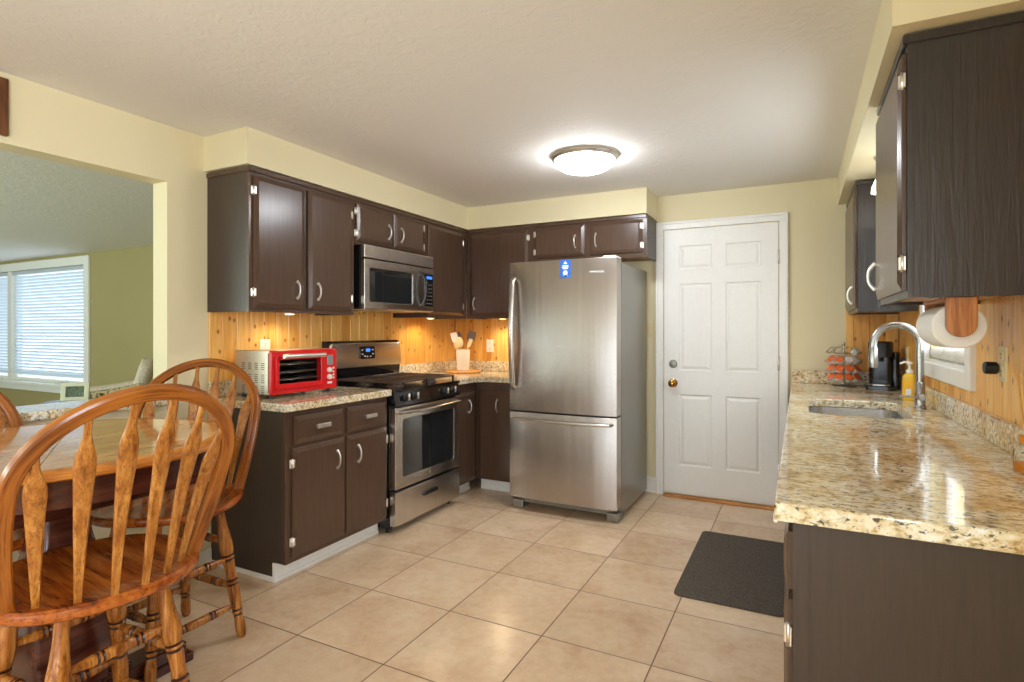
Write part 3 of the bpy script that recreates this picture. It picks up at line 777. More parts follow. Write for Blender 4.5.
# ------------------------------------------------------------------ gas range (faces +x)
rg_ = thing('gas_range', 'stainless gas range with black control panel and oven window', 'stove', (-2.29, 2.812, 0), R(90)); w = .755; D = .60
bm = BM(); box(bm, 0, w, .03, D, .035, .905); obj('body', bm, M['black'], rg_, None)
for sx in (.04, w-.04):
    for yy in (.07, D-.06):
        bm = BM(); cyl(bm, (sx, yy, 0), (sx, yy, .04), .018, 12); obj('foot', bm, M['black_matte'], rg_, True)
bm = BM(); box(bm, -.003, w+.003, -.02, D-.03, .905, .922, .005, 2)
slab_b = rrect(w-.06, .46, .03)
obj('cooktop', bm, M['black'], rg_, None)
for bx, by, r in ((.18, .13, .045), (.18, .40, .038), (.575, .13, .045), (.575, .40, .038)):
    bm = BM(); lathe(bm, [(0, r+.014), (.006, r+.012), (.008, r), (.018, r), (.022, r-.008), (.022, .004)], (bx, by, .922), (bx, by, 1), 20, False); obj('burner', bm, M['iron'], rg_, True)
for g0 in (.03, .385):
    bm = BM(); g1 = g0+.34; z0, z1 = .955, .967
    for yy in (.02, .265, .51): box(bm, g0, g1, yy-.006, yy+.006, z0, z1, .002, 1)
    for k in range(7):
        xx = g0+.006+(g1-g0-.012)*k/6
        box(bm, xx-.005, xx+.005, .02, .51, z0, z1, .002, 1)
    for xx in (g0+.006, g1-.006):
        for yy in (.02, .265, .51): box(bm, xx-.006, xx+.006, yy-.006, yy+.006, .922, z0)
    obj('grate', bm, M['iron'], rg_, None)
bm = BM()
A = ring(bm, [(0, -.022, .815), (0, -.004, .905), (0, .03, .905), (0, .03, .815)]); B = ring(bm, [(w, p.co.y, p.co.z) for p in A]); bridge(bm, A, B, 0, False); cap(bm, A, 0, True); cap(bm, B)
cp = obj('control_panel', bm, M['black'], rg_, None)
for kx in (.105, .20, .555, .65):
    bm = BM(); p0 = Vector((kx, -.014, .862)); dr = Vector((0, -1, .2)).normalized()
    lathe(bm, [(0, .026), (.010, .025), (.014, .019), (.030, .016), (.033, .012), (.034, .002)], p0, p0+dr, 20, False)
    obj('knob', bm, M['black_matte'], rg_, True)
    bm = BM(); q = p0+dr*.034; sweep(bm, [q+Vector((0, 0, -.022)), q+Vector((0, 0, .022))], rrect(.010, .014, .003), (1, 0, 0)); obj('knob_grip', bm, M['nickel'], rg_, None)
dz0, dz1 = .285, .803
bm = BM(); o_ = rrect(w-.008, dz1-dz0, .008); h_ = rrect(.60, .37, .02)
T = Matrix.Translation((w/2, 0, (dz0+dz1)/2)) @ Matrix.Rotation(R(90), 4, 'X')
slab(bm, o_, -.03, .018, [(p[0], p[1]-.005) for p in h_], .004, 0, T); od = obj('oven_door', bm, M['steel_plain'], rg_, None)
bm = BM(); slab(bm, [(p[0]*1.0, p[1]-.005) for p in h_], .004, .012, (), 0, 0, T); obj('window', bm, M['glass_dark'], od, None)
bm = BM(); pts = [(.035, -.018, .772)]+[(.035+(w-.07)*i/12, -.040-.024*math.sin(PI*i/12), .772) for i in range(13)]+[(w-.035, -.018, .772)]
sweep(bm, pts, rrect(.026, .020, .008), (0, 0, 1)); obj('handle', bm, M['steel_plain'], od, True)
bm = BM(); lathe(bm, [(0, .011), (.001, .011)], (w/2, -.0175, .325), (w/2, -1, .325), 18, False); obj('emblem', bm, M['nickel'], od, True)
bm = BM(); box(bm, .004, w-.004, -.018, .03, .052, .268, .004, 2); dw = obj('drawer', bm, M['steel_plain'], rg_, None)
bm = BM(); pts = rrect(.165, .026, .012); slab(bm, pts, .016, .030, (), .004, 0, Matrix.Translation((w/2, 0, .190)) @ Matrix.Rotation(R(90), 4, 'X')); obj('pull', bm, M['black'], dw, True)
# back guard
bm = BM(); A = ring(bm, [(0, D-.045, .92), (0, D-.055, 1.03), (0, D-.045, 1.205), (0, D-.03, 1.222), (0, D+.012, 1.222), (0, D+.012, .92)]); B = ring(bm, [(w, p.co.y, p.co.z) for p in A]); bridge(bm, A, B, 0, False); cap(bm, A, 0, True); cap(bm, B)
obj('backguard_base', bm, M['black'], rg_, None)
bm = BM(); T = Matrix.Translation((w/2, D-.052, 1.118)) @ Matrix.Rotation(R(86.7), 4, 'X'); slab(bm, rrect(w-.01, .175, .02), 0, .018, (), .006, 0, T); bg = obj('backguard', bm, M['steel_plain'], rg_, True)
bm = BM(); T2 = Matrix.Translation((w/2-.02, D-.072, 1.135)) @ Matrix.Rotation(R(86.7), 4, 'X'); slab(bm, rrect(.155, .09, .010), 0, .004, (), 0, 0, T2); obj('display_panel', bm, M['black'], bg, None)
bm = BM(); slab(bm, rrect(.045, .022, .008), .004, .0055, (), 0, 0, T2 @ Matrix.Translation((.005, .018, 0))); obj('clock_digits', bm, M['blue_led'], bg, None)
bm = BM()
for xx, yy in ((-.055, .02), (-.055, -.01), (-.03, -.025), (-.005, -.028), (.03, -.028), (.055, -.01), (.055, .02)):
    v = box(bm, xx-.006, xx+.006, yy-.0035, yy+.0035, .004, .0052); bmesh.ops.transform(bm, matrix=T2, verts=v)
obj('buttons', bm, M['label_white'], bg, None)

# ------------------------------------------------------------------ microwave (faces +x)
mw = thing('microwave', 'stainless over-the-range microwave hung above the gas range', 'microwave', (-2.51, 2.80, 1.44), R(90)); w = .765; H = .418
bm = BM(); box(bm, 0, w, .03, .40, 0.005, H, .003, 1); obj('body', bm, M['black'], mw, None)
bm = BM(); box(bm, -.002, w+.002, 0, .03, H-.085, H, .004, 2); obj('vent_panel', bm, M['steel_plain'], mw, None)
bm = BM(); slab(bm, rrect(w+.004, H-.093, .006), 0, .03, [(p[0]-.105, p[1]-.004) for p in rrect(.46, .225, .014)], .004, 0, Matrix.Translation((w/2, .03, (H-.093)/2)) @ Matrix.Rotation(R(90), 4, 'X')); fd_ = obj('door', bm, M['steel_plain'], mw, None)
bm = BM(); slab(bm, [(p[0]-.105, p[1]-.004) for p in rrect(.46, .225, .014)], .012, .022, (), 0, 0, Matrix.Translation((w/2, .03, (H-.093)/2)) @ Matrix.Rotation(R(90), 4, 'X')); obj('window', bm, M['glass_dark'], fd_, None)
bm = BM(); box(bm, .645, w-.012, -.006, .004, .035, .285, .005, 2); kp = obj('control_panel', bm, M['black'], mw, None)
bm = BM(); box(bm, .668, .735, -.008, -.006, .245, .265); obj('clock_digits', bm, M['blue_led'], kp, None)
bm = BM()
for i in range(6):
    for j in range(3): box(bm, .668+.026*j, .682+.026*j, -.0075, -.0058, .055+.028*i, .065+.028*i)
obj('buttons', bm, M['fridge_side'], kp, None)
bm = BM(); pts = [(.610, -.001, .045)]+[(.610, -.018-.028*math.sin(PI*i/10), .06+.21*i/10) for i in range(11)]+[(.610, -.001, .285)]
sweep(bm, pts, rrect(.024, .014, .006), (1, 0, 0)); obj('handle', bm, M['black'], fd_, True)
bm = BM(); box(bm, .01, w-.01, .01, .39, -.006, .006, .003, 1); box(bm, .10, .32, .10, .30, -.010, -.005); box(bm, .45, .67, .10, .30, -.010, -.005); obj('underside', bm, M['steel_plain'], mw, None)

# ------------------------------------------------------------------ toaster oven (faces +x)
to = thing('toaster_oven', 'red and silver toaster oven on the granite near the range', 'toaster oven', (-2.535, 2.10, CZ1), R(90)); w = .478; H = .262; D = .295
z0 = .022
bm = BM(); box(bm, 0, .006, .02, D, z0, H, .002, 1); box(bm, w-.006, w, .02, D, z0, H, .002, 1); box(bm, .006, w-.006, .02, D, H-.006, H, .002, 1); box(bm, .006, w-.006, .02, D, z0, z0+.004); box(bm, .006, w-.006, D-.006, D, z0+.004, H-.006)
for cx in range(4):
    for rz_, nn in ((0, 4), (1, 5), (2, 5)):
        for k in range(nn):
            zz = .19-.062*rz_-.0105*k; yy = .055+.052*cx
            box(bm, -.0006, .001, yy, yy+.026, zz, zz+.004, 0, 1, 1)
obj('case', bm, [M['silver'], M['black_matte']], to, None, label='silver case')
bm = BM(); slab(bm, rrect(w, H-z0, .012), 0, .028, [(p[0]-.045, p[1]+.002) for p in rrect(.305, .135, .006)], .004, 0, Matrix.Translation((w/2, .028, (H+z0)/2)) @ Matrix.Rotation(R(90), 4, 'X'))
obj('front', bm, M['red'], to, None, label='red front frame')
bm = BM(); slab(bm, [(p[0]-.045, p[1]) for p in rrect(.345, .185, .008)], .028, .040, [(p[0]-.045, p[1]+.002) for p in rrect(.30, .132, .006)], .003, 0, Matrix.Translation((w/2, .028, (H+z0)/2)) @ Matrix.Rotation(R(90), 4, 'X'))
td = obj('door', bm, M['red'], to, None, label='red door frame')
bm = BM(); box(bm, w/2-.045-.15, w/2-.045+.15, -.006, -.003, .072, .202); obj('window', bm, M['clear'], td, None)
bm = BM(); hz = .230
cyl(bm, (.045, -.042, hz), (.345, -.042, hz), .0125, 14, 0, .002); 
obj('handle', bm, M['nickel'], td, True)
bm = BM()
for xx in (.055, .335): box(bm, xx-.010, xx+.010, -.042, -.010, hz-.008, hz+.008, .003, 1)
obj('handle_mount', bm, M['red'], td, None)
bm = BM(); box(bm, .03, .37, .030, .28, z0+.005, z0+.009); box(bm, .03, .37, .275, .28, z0+.009, H-.02); box(bm, .026, .030, .03, .28, z0+.009, H-.02); box(bm, .370, .374, .03, .28, z0+.009, H-.02); box(bm, .03, .37, .03, .28, H-.02, H-.016)
obj('interior', bm, M['black_matte'], to, None)
for zz in (.095, .135, .18):
    bm = BM()
    for k in range(9): cyl(bm, (.036, .034+.028*k, zz), (.362, .03+.03*k, zz), .0025, 6)
    cyl(bm, (.040, .02, zz), (.040, .28, zz), .003, 6); cyl(bm, (.358, .02, zz), (.358, .28, zz), .003, 6)
    box(bm, .05, .34, .04, .26, zz+.004, zz+.007)
    obj('rack', bm, M['chrome'], to, None)
bm = BM(); box(bm, .400, .445, -.003, .001, .165, .225, .002, 1); obj('display', bm, M['grey_lcd'], to, None)
for zz in (.135, .093):
    bm = BM(); lathe(bm, [(0, .016), (.008, .016), (.014, .013), (.016, .003)], (.415, 0, zz), (.415, -1, zz), 18, False); obj('dial', bm, M['white_plastic'], to, True)
bm = BM()
for zz in (.145, .122, .104, .086): box(bm, .444, .456, -.003, .001, zz-.005, zz+.005, .001, 1)
box(bm, .402, .438, -.003, .001, .052, .064, .001, 1)
obj('buttons', bm, M['white_plastic'], to, None)
for xx in (.03, w-.03):
    for yy in (.04, D-.04):
        bm = BM(); cyl(bm, (xx, yy, 0), (xx, yy, z0+.003), .012, 12); obj('foot', bm, M['black_matte'], to, True)

# ------------------------------------------------------------------ utensil crock on board
bd = BM(); lathe(bd, [(0, .150), (.004, .160), (.014, .160), (.018, .152), (.018, .003)], (0, 0, 0), (0, 0, 1), 40, False)
KX, KY = -2.655, 4.22
b_ = obj('serving_board', bd, M['board_wood'], None, True); b_.location = (KX, KY, CZ1); tag(b_, 'round wooden board under the white utensil crock', 'board')
cr = BM(); lathe(cr, [(0, .050), (.004, .054), (.10, .060), (.175, .063), (.185, .064), (.185, .057), (.10, .054), (.012, .048), (.012, .003)], (0, 0, 0), (0, 0, 1), 30, False)
c_ = obj('utensil_crock', cr, M['ceramic'], None, True); c_.location = (KX, KY, CZ1+.018); tag(c_, 'white ceramic crock full of kitchen utensils', 'crock')
def utensil(name, label, cat, ang, lean, L, hw, hl, hm, sm, slots=False, spoon=False, spin=0):
    t = thing(name, label, cat, (KX+(.043-.165*math.tan(lean))*math.cos(ang), KY+(.043-.165*math.tan(lean))*math.sin(ang), CZ1+.034))
    ax = Vector((math.cos(ang)*math.sin(lean), math.sin(ang)*math.sin(lean), math.cos(lean)))
    fwd = Vector((math.cos(spin), math.sin(spin), 0)); nrm = (fwd-ax*fwd.dot(ax)).normalized()
    bm = BM(); lathe(bm, [(0, .005), (.03, .006), (L, .005)], (0, 0, 0), ax*(L+.01), 10, False); obj('shaft', bm, M[sm], t, True)
    bm = BM(); side = ax.cross(nrm)
    pts = []
    for i in range(13):
        s = i/12; ww = hw*(.45+.55*min(1, s*3)) if not spoon else hw*math.sin(PI*(.12+.84*s))**.6
        if not spoon and s > .9: ww *= .92
        pts.append((ax*(L-.01+hl*s)+nrm*(.006*math.sin(PI*s) if spoon else 0), ww))
    pr = None
    for p, ww in pts:
        rg = ring(bm, [p+side*a*ww+nrm*b for a, b in ((-.5, -.0015), (-.4, -.003), (.4, -.003), (.5, -.0015), (.5, .0015), (.4, .003), (-.4, .003), (-.5, .0015))])
        if pr: bridge(bm, pr, rg)
        else: cap(bm, rg, 0, True)
        pr = rg
    cap(bm, pr); obj('head', bm, M[hm], t, True)
VW = math.atan2(-KY, -KX)  # heads face the room
utensil('spatula', 'white silicone spatula leaning left in the crock', 'spatula', R(205), R(16), .235, .060, .105, 'white_silicone', 'utensil_wood', spin=VW)
utensil('spoon', 'cream silicone spoon at the front of the crock', 'spoon', R(270), R(10), .205, .062, .09, 'cream_silicone', 'utensil_wood', False, True, VW)
utensil('turner', 'brown nylon turner leaning right in the crock', 'turner', R(25), R(15), .25, .070, .10, 'dark_nylon', 'dark_nylon', True, False, VW)
utensil('ladle', 'dark utensil rising behind the white spatula', 'utensil', R(160), R(6), .265, .045, .07, 'dark_nylon', 'dark_nylon', False, True, VW)
utensil('spatula', 'narrow cream spatula leaning far right in the crock', 'spatula', R(0), R(23), .205, .034, .09, 'cream_silicone', 'utensil_wood', spin=VW)
utensil('wooden_spoon', 'pale wooden spoon leaning far left in the crock', 'spoon', R(215), R(24), .185, .040, .08, 'utensil_wood', 'utensil_wood', False, True, VW)
# spoon rest beside the range
bm = BM(); prev = None
for k, (s, z) in enumerate(((.7, 0), (.95, .006), (1.0, .016), (.95, .017), (.8, .008), (.1, .005))):
    rgn = ring(bm, [(.11*s*math.cos(a)*(1 if math.cos(a) > 0 else .75), .048*s*math.sin(a), z) for a in [2*PI*i/24 for i in range(24)]])
    if prev: bridge(bm, prev, rgn)
    else: cap(bm, rgn, 0, True)
    prev = rgn
cap(bm, prev); s_ = obj('spoon_rest', bm, M['silver'], None, True); s_.location = (-2.73, 3.67, CZ1); s_.rotation_euler = (0, 0, R(70)); tag(s_, 'silver spoon rest on the counter corner behind the range', 'spoon rest')

# ------------------------------------------------------------------ outlets and plugs
def outlet(name, label, loc, out, mat='white_plastic', rocker=False, w=.072, h=.116):
    """plate lying on a wall; out = rotation about z so that local -y points into the room"""
    t = thing(name, label, 'outlet' if not rocker else 'switch', loc, out)
    bm = BM(); slab(bm, rrect(w, h, .005), 0, .006, (), .002, 0, Matrix.Rotation(R(90), 4, 'X')); obj('plate', bm, M[mat], t, None)
    if rocker:
        bm = BM(); box(bm, -.006, .006, -.014, -.005, -.012, .012, .002, 1); obj('toggle', bm, M[mat], t, None)
    else:
        for zz in (-.027, .027):
            bm = BM(); slab(bm, rrect(.034, .034, .014), .006, .0085, (), 0, 0, Matrix.Translation((0, 0, zz)) @ Matrix.Rotation(R(90), 4, 'X')); s = obj('socket', bm, M[mat], t, None)
            bm = BM(); box(bm, -.008, -.006, -.0092, -.0083, zz, zz+.010); box(bm, .006, .008, -.0092, -.0083, zz, zz+.010); cyl(bm, (0, -.0083, zz-.008), (0, -.0092, zz-.008), .0028, 8); obj('slots', bm, M['black_matte'], s, None)
    return t
outlet('outlet', 'white outlet on the pine boards behind the toaster oven', (XL+.012, 2.36, 1.185), R(90))
outlet('outlet', 'white outlet on the pine boards beside the utensil crock', (-2.530, YB-.012, 1.155), 0)
outlet('outlet', 'beige outlet on the pine boards above the granite near the paper towels', (XR, 2.335, 1.19), R(-90), 'beige_plastic')
outlet('outlet', 'pale outlet on the pine boards beside the coffee maker', (XR, 4.16, 1.14), R(-90), 'beige_plastic')
outlet('light_switch', 'cream light switch between the refrigerator and the door', (-1.075, YB, 1.30), 0, 'beige_plastic', True)
bm = BM(); cyl(bm, (XR-.010, 2.365, 1.175), (XR-.046, 2.365, 1.175), .0205, 22, 0, .004)
tag(obj('plug_adapter', bm, M['black_matte'], None, True), 'round black plug-in adapter in the outlet near the paper towels', 'plug')
bm = BM(); box(bm, XR-.034, XR-.0095, 4.148, 4.172, 1.100, 1.126, .004, 2); tube(bm, [(XR-.028, 4.16, 1.112), (XR-.036, 4.155, 1.105), (XR-.034, 4.15, 1.07), (XR-.030, 4.13, 1.03), (XR-.030, 4.10, 1.022)], .0035, 8)
tag(obj('power_cord', bm, M['black_matte'], None, True), 'black cord plugged into the outlet beside the coffee maker', 'cord')

# ------------------------------------------------------------------ sink counter objects
cm = thing('coffee_maker', 'slim black pod coffee maker in the corner of the sink counter', 'coffee maker', (.462, 4.25, CZ1), R(-10))
bm = BM(); slab(bm, rrect(.15, .25, .03), 0, .028, (), .005); obj('base', bm, M['black'], cm, True)
bm = BM(); slab(bm, [(p[0], p[1]+.055) for p in rrect(.13, .16, .03)], .026, .23, (), 0); obj('column', bm, M['black'], cm, True)
bm = BM(); slab(bm, rrect(.125, .24, .035), .205, .302, (), .012); obj('brew_head', bm, M['black_matte'], cm, True)
bm = BM(); lathe(bm, [(0, .020), (.03, .018), (.032, .003)], (0, -.05, .207), (0, -.05, 0), 16, False); obj('nozzle', bm, M['black_matte'], cm, True)
bm = BM(); slab(bm, [(p[0], p[1]-.05) for p in rrect(.11, .11, .03)], .028, .036, (), .002); obj('drip_tray', bm, M['chrome'], cm, True)
bm = BM(); slab(bm, [(p[0]+.078, p[1]+.045) for p in rrect(.04, .12, .018)], .012, .235, (), .004); obj('water_tank', bm, M['black'], cm, True)
# soap
sp_ = thing('soap_dispenser', 'yellow hand soap pump bottle behind the faucet', 'soap bottle', (.522, 3.62, CZ1), R(-18))
bm = BM(); pr = None
for s, z in ((.9, 0), (1, .006), (1, .135), (.8, .152), (.42, .162)):
    rgn = ring(bm, [(p[0]*s, p[1]*s, z) for p in rrect(.060, .046, .016)])
    if pr: bridge(bm, pr, rgn)
    else: cap(bm, rgn, 0, True)
    pr = rgn
cap(bm, pr); obj('bottle', bm, M['soap_liquid'], sp_, True)
bm = BM(); slab(bm, rrect(.0615, .0475, .017), .03, .125, ()); lb = obj('label', bm, M['yellow_soap'], sp_, True); sp_.scale = (1, 1, .9)
bm = BM(); box(bm, -.012, .012, -.0275, -.026, .035, .070); obj('label_print', bm, M['outdoor'], lb, None)
bm = BM(); lathe(bm, [(0, .017), (.016, .017), (.020, .012), (.022, .006), (.052, .005), (.054, .013), (.066, .013), (.068, .003)], (0, 0, .162), (0, 0, 1), 18, False)
sweep(bm, [(0, 0, .224), (-.022, -.01, .226), (-.04, -.017, .216)], circ(.0055, 8)); obj('pump', bm, M['white_plastic'], sp_, True)
# pod carousel
PX, PY = .26, 4.32
pc = thing('pod_carousel', 'tiered chrome wire carousel of orange coffee pods beside the coffee maker', 'carousel', (PX, PY, CZ1))
bm = BM(); lathe(bm, [(0, .075), (.006, .076), (.012, .06), (.014, .004)], (0, 0, 0), (0, 0, 1), 30, False); obj('base', bm, M['chrome'], pc, True)
bm = BM(); lathe(bm, [(0, .005), (.258, .005), (.262, .009), (.272, .011), (.282, .006), (.283, .001)], (0, 0, .01), (0, 0, 1), 12, False); obj('post', bm, M['chrome'], pc, True)
tiers = [.045, .102, .160, .218]
for zz in tiers:
    bm = BM()
    tube(bm, [(.048*math.cos(a), .048*math.sin(a), zz+.0) for a in [2*PI*i/28 for i in range(28)]], .0022, 6, 0, True)
    for k in range(10):
        a = 2*PI*k/10; c0 = Vector((0.088*math.cos(a), 0.088*math.sin(a), zz+.022)); nn = Vector((math.cos(a)*.74, math.sin(a)*.74, .67)).normalized(); u, v_ = perp(nn)
        tube(bm, [c0+(u*math.cos(q)+v_*math.sin(q))*.0275 for q in [2*PI*i/14 for i in range(14)]], .0016, 5, 0, True)
        tube(bm, [(.006*math.cos(a), .006*math.sin(a), zz), (.048*math.cos(a), .048*math.sin(a), zz), tuple(c0+Vector((-math.cos(a)*.018, -math.sin(a)*.018, -.012)))], .0016, 5)
    obj('wire_tier', bm, M['chrome'], pc, True)
def make_pod(foil, name='coffee_pod'):
    t = thing(name, 'pod', 'coffee pod')
    bm = BM(); lathe(bm, [(0, .017), (.002, .0185), (.030, .0235), (.034, .026), (.036, .026)], (0, 0, -.036), (0, 0, 1), 16, False); obj('cup', bm, M['pod_white'], t, True)
    bm = BM(); lathe(bm, [(0, .0257), (.0012, .0253), (.0015, .003)], (0, 0, 0), (0, 0, 1), 16, False); obj('lid', bm, M[foil], t, True)
    return t
protos = {'orange_foil': make_pod('orange_foil'), 'silver_foil': make_pod('silver_foil')}
used = set()
tn = ['bottom', 'second', 'third', 'top']
for ti, zz in enumerate(tiers):
    for k in range(10):
        a = 2*PI*k/10
        foil = 'orange_foil'
        if ti == 2 and k in (8, 9): foil = 'silver_foil'
        if ti == 3:
            if k != 9: continue
            foil = 'silver_foil'
        lab = {'orange_foil': 'orange-lidded coffee pod in the %s tier of the carousel' % tn[ti], 'silver_foil': 'silver-lidded coffee pod in the %s tier of the carousel' % tn[ti]}[foil]
        gp = '%s pods in the %s carousel tier' % (foil.split('_')[0], tn[ti])
        nn = Vector((math.cos(a)*.74, math.sin(a)*.74, .67)).normalized()
        loc = Vector((PX+0.088*math.cos(a), PY+0.088*math.sin(a), CZ1+zz+.022))+nn*.003
        p = protos[foil]
        if foil in used: p = dup(p, loc, 0, lab, gp)
        else: used.add(foil); p['label'] = lab; p['group'] = gp
        p.location = loc; p.rotation_euler = nn.to_track_quat('Z', 'Y').to_euler()
# reed diffuser
rd = thing('reed_diffuser', 'glass reed diffuser with tan sticks against the granite splash', 'diffuser', (.535, 1.925, CZ1))
bm = BM(); lathe(bm, [(0, .026), (.004, .030), (.055, .030), (.066, .022), (.075, .014), (.082, .014)], (0, 0, 0), (0, 0, 1), 22, False); obj('bottle', bm, M['clear'], rd, True)
bm = BM(); lathe(bm, [(0, .027), (.022, .028), (.023, .003)], (0, 0, .003), (0, 0, 1), 20, False); obj('oil', bm, M['orange_cap'], rd, True)
bm = BM(); lathe(bm, [(0, .017), (.020, .018), (.022, .010), (.022, .003)], (0, 0, .076), (0, 0, 1), 18, False); obj('collar', bm, M['orange_cap'], rd, True)
for dx_, dy_ in ((.020, .16), (.012, .145), (.035, .06), (-.01, .02), (.03, -.06)):
    bm = BM(); cyl(bm, (0, 0, .03), (dx_*.8, dy_*.9, .26), .0018, 6); obj('reed', bm, M['reed'], rd, True)

# paper towel holder and roll
ph = thing('paper_towel_holder', 'oak paper towel holder screwed under the grained wall cabinet', 'paper towel holder', (.412, 2.15, 1.395))
for y0, y1 in ((-.150, -.130), (.150, .170)):
    bm = BM(); out = [(-.036, .0)]+[(-.036*math.cos(a), -.079-.036*math.sin(a)) for a in [PI*i/14 for i in range(15)]]+[(.036, 0)]
    slab(bm, out, -y1, -y0, (), .003, 0, Matrix.Rotation(R(90), 4, 'X')); obj('bracket', bm, M['holder_oak'], ph, None)
bm = BM(); box(bm, -.043, .043, -.13, .15, -.014, -.0005, .002, 1); obj('top_rail', bm, M['holder_oak'], ph, None)
bm = BM(); cyl(bm, (0, -.135, -.084), (0, .155, -.084), .010, 14); obj('dowel', bm, M['holder_oak'], ph, True)
bm = BM(); n = 40; pr = None; prof = [(-.118, .021), (-.118, .061), (-.114, .065), (.134, .065), (.138, .061), (.138, .021)]
rings = [ring(bm, [(r*math.cos(2*PI*i/n), y, r*math.sin(2*PI*i/n)) for i in range(n)]) for y, r in prof]
for a, b in zip(rings, rings[1:]+rings[:1]): bridge(bm, a, b)
rt = obj('paper_towel_roll', bm, M['paper'], None, True); rt.location = (.412, 2.15, 1.311); tag(rt, 'white paper towel roll hanging below the grained wall cabinet', 'paper towels')
bm = BM(); rings = [ring(bm, [(r*math.cos(2*PI*i/n), y, r*math.sin(2*PI*i/n)) for i in range(n)]) for y, r in ((-.117, .0208), (.137, .0208), (.137, .0185), (-.117, .0185))]
for a, b in zip(rings, rings[1:]+rings[:1]): bridge(bm, a, b)
o = obj('core', bm, M['card'], rt, True)

# ------------------------------------------------------------------ lamps
cl = thing('ceiling_lamp', 'frosted dome ceiling lamp with a nickel rim', 'ceiling lamp', (-1.165, 3.235, ZC))
bm = BM(); lathe(bm, [(0, .170), (.004, .196), (.016, .200), (.024, .194), (.032, .184), (.032, .165), (.004, .165)], (0, 0, 0), (0, 0, -1), 44, False); obj('rim', bm, M['nickel'], cl, True)
bm = BM(); lathe(bm, [(.029, .180)]+[(.033+.072*math.sin(a), .180*math.cos(a)) for a in [PI/2*i/12 for i in range(12)]]+[(.105, .004)], (0, 0, 0), (0, 0, -1), 44, False); obj('glass_dome', bm, M['lamp_glass'], cl, True, label='glowing frosted glass dome')
bm = BM(); lathe(bm, [(.101, .012), (.107, .013), (.112, .008), (.116, .002)], (0, 0, 0), (0, 0, -1), 16, False); obj('finial', bm, M['nickel'], cl, True)
def puck(label, x, y, power):
    t = thing('undercabinet_lamp', label, 'lamp', (x, y, CB+.012))
    bm = BM(); lathe(bm, [(0, .036), (.010, .036), (.016, .030), (.016, .026)], (0, 0, 0), (0, 0, -1), 20, False); obj('housing', bm, M['nickel'], t, True)
    bm = BM(); lathe(bm, [(.0155, .027), (.017, .024), (.018, .003)], (0, 0, 0), (0, 0, -1), 20, False); obj('lens', bm, M['puck'], t, True, label='glowing warm lens')
    l = bpy.data.lights.new('puck_light', 'SPOT'); l.energy = power; l.color = (1, .78, .48); l.spot_size = R(165); l.spot_blend = .6; l.shadow_soft_size = .025
    o = bpy.data.objects.new('puck_light', l); COL.objects.link(o); o.parent = t; o.location = (0, 0, -.03)
puck('warm puck lamp under the corner cabinet above the utensil crock', -2.30, 4.30, 8.5)
puck('warm puck lamp under the cabinet right of the microwave', -2.74, 3.85, 6.0)
puck('warm puck lamp under the end cabinet above the toaster oven', -2.74, 2.40, 3.4)
lp = thing('sink_lamp', 'small white glass lamp under the soffit over the sink', 'lamp', (.385, 3.34, SB))
bm = BM(); lathe(bm, [(0, .05), (.012, .05), (.02, .02), (.09, .018)], (0, 0, 0), (0, 0, -1), 18, False); obj('mount', bm, M['nickel'], lp, True)
bm = BM(); lathe(bm, [(.08, .02), (.10, .04), (.15, .060), (.18, .064), (.18, .060), (.10, .036)], (0, 0, 0), (0, 0, -1), 24, False); obj('lamp_shade', bm, M['sink_lamp'], lp, True)

# floor mat
bm = BM(); slab(bm, rrect(.50, .97, .035), 0, .010, (), .003)
mt = obj('floor_mat', bm, M['mat'], None, True); mt.location = (-.305, 3.29, 0); tag(mt, 'dark grey woven mat on the tiles before the sink run', 'mat')

# picture frame on the header wall
pf = thing('picture_frame', 'dark wood picture frame on the wall above the opening', 'picture frame', (XL, .80, 2.215), R(90))
bm = BM(); slab(bm, rrect(.63, .235, .002, 1), 0, .022, [rrect(.55, .155, .002, 1)], .004, 0, Matrix.Rotation(R(90), 4, 'X')); obj('frame', bm, M['frame_dark'], pf, None)
bm = BM(); slab(bm, rrect(.555, .16, .002, 1), .0, .016, [rrect(.51, .115, .002, 1)], .003, 0, Matrix.Rotation(R(90), 4, 'X')); obj('liner', bm, M['gold'], pf, None)
bm = BM(); box(bm, -.26, .26, -.008, -.002, -.06, .06); obj('print', bm, M['print'], pf, None)

# ------------------------------------------------------------------ living room furniture
st_ = thing('side_table', 'dark round side table under the living room window', 'side table', (-5.92, 2.74, 0))
bm = BM(); lathe(bm, [(0, .21), (.008, .22), (.020, .22), (.026, .21), (.026, .003)], (0, 0, .625), (0, 0, 1), 36, False); obj('tabletop', bm, M['cherry'], st_, True)
bm = BM(); lathe(bm, [(0, .03), (.10, .045), (.2, .03), (.5, .022), (.595, .04), (.605, .07)], (0, 0, .02), (0, 0, 1), 18, False); obj('pedestal', bm, M['cherry'], st_, True)
for k in range(3):
    a = 2*PI*k/3; bm = BM(); sweep(bm, [(.02*math.cos(a), .02*math.sin(a), .16), (.10*math.cos(a), .10*math.sin(a), .12), (.19*math.cos(a), .19*math.sin(a), .02)], rrect(.03, .03, .008), (0, 0, 1)); obj('leg', bm, M['cherry'], st_, True)
fp = thing('photo_frame', 'cream photo frame standing on the dark side table', 'photo frame', (-5.90, 2.75, .651), R(48))
T = Matrix.Rotation(R(-9), 4, 'X') @ Matrix.Translation((0, 0, .084)) @ Matrix.Rotation(R(90), 4, 'X')
bm = BM(); slab(bm, rrect(.215, .165, .004, 1), 0, .02, [rrect(.137, .096, .002, 1)], .006, 0, T); obj('frame', bm, M['cream_frame'], fp, None)
bm = BM(); slab(bm, rrect(.147, .103, .002, 1), .004, .008, (), 0, 0, T); obj('photograph', bm, M['photo'], fp, None)
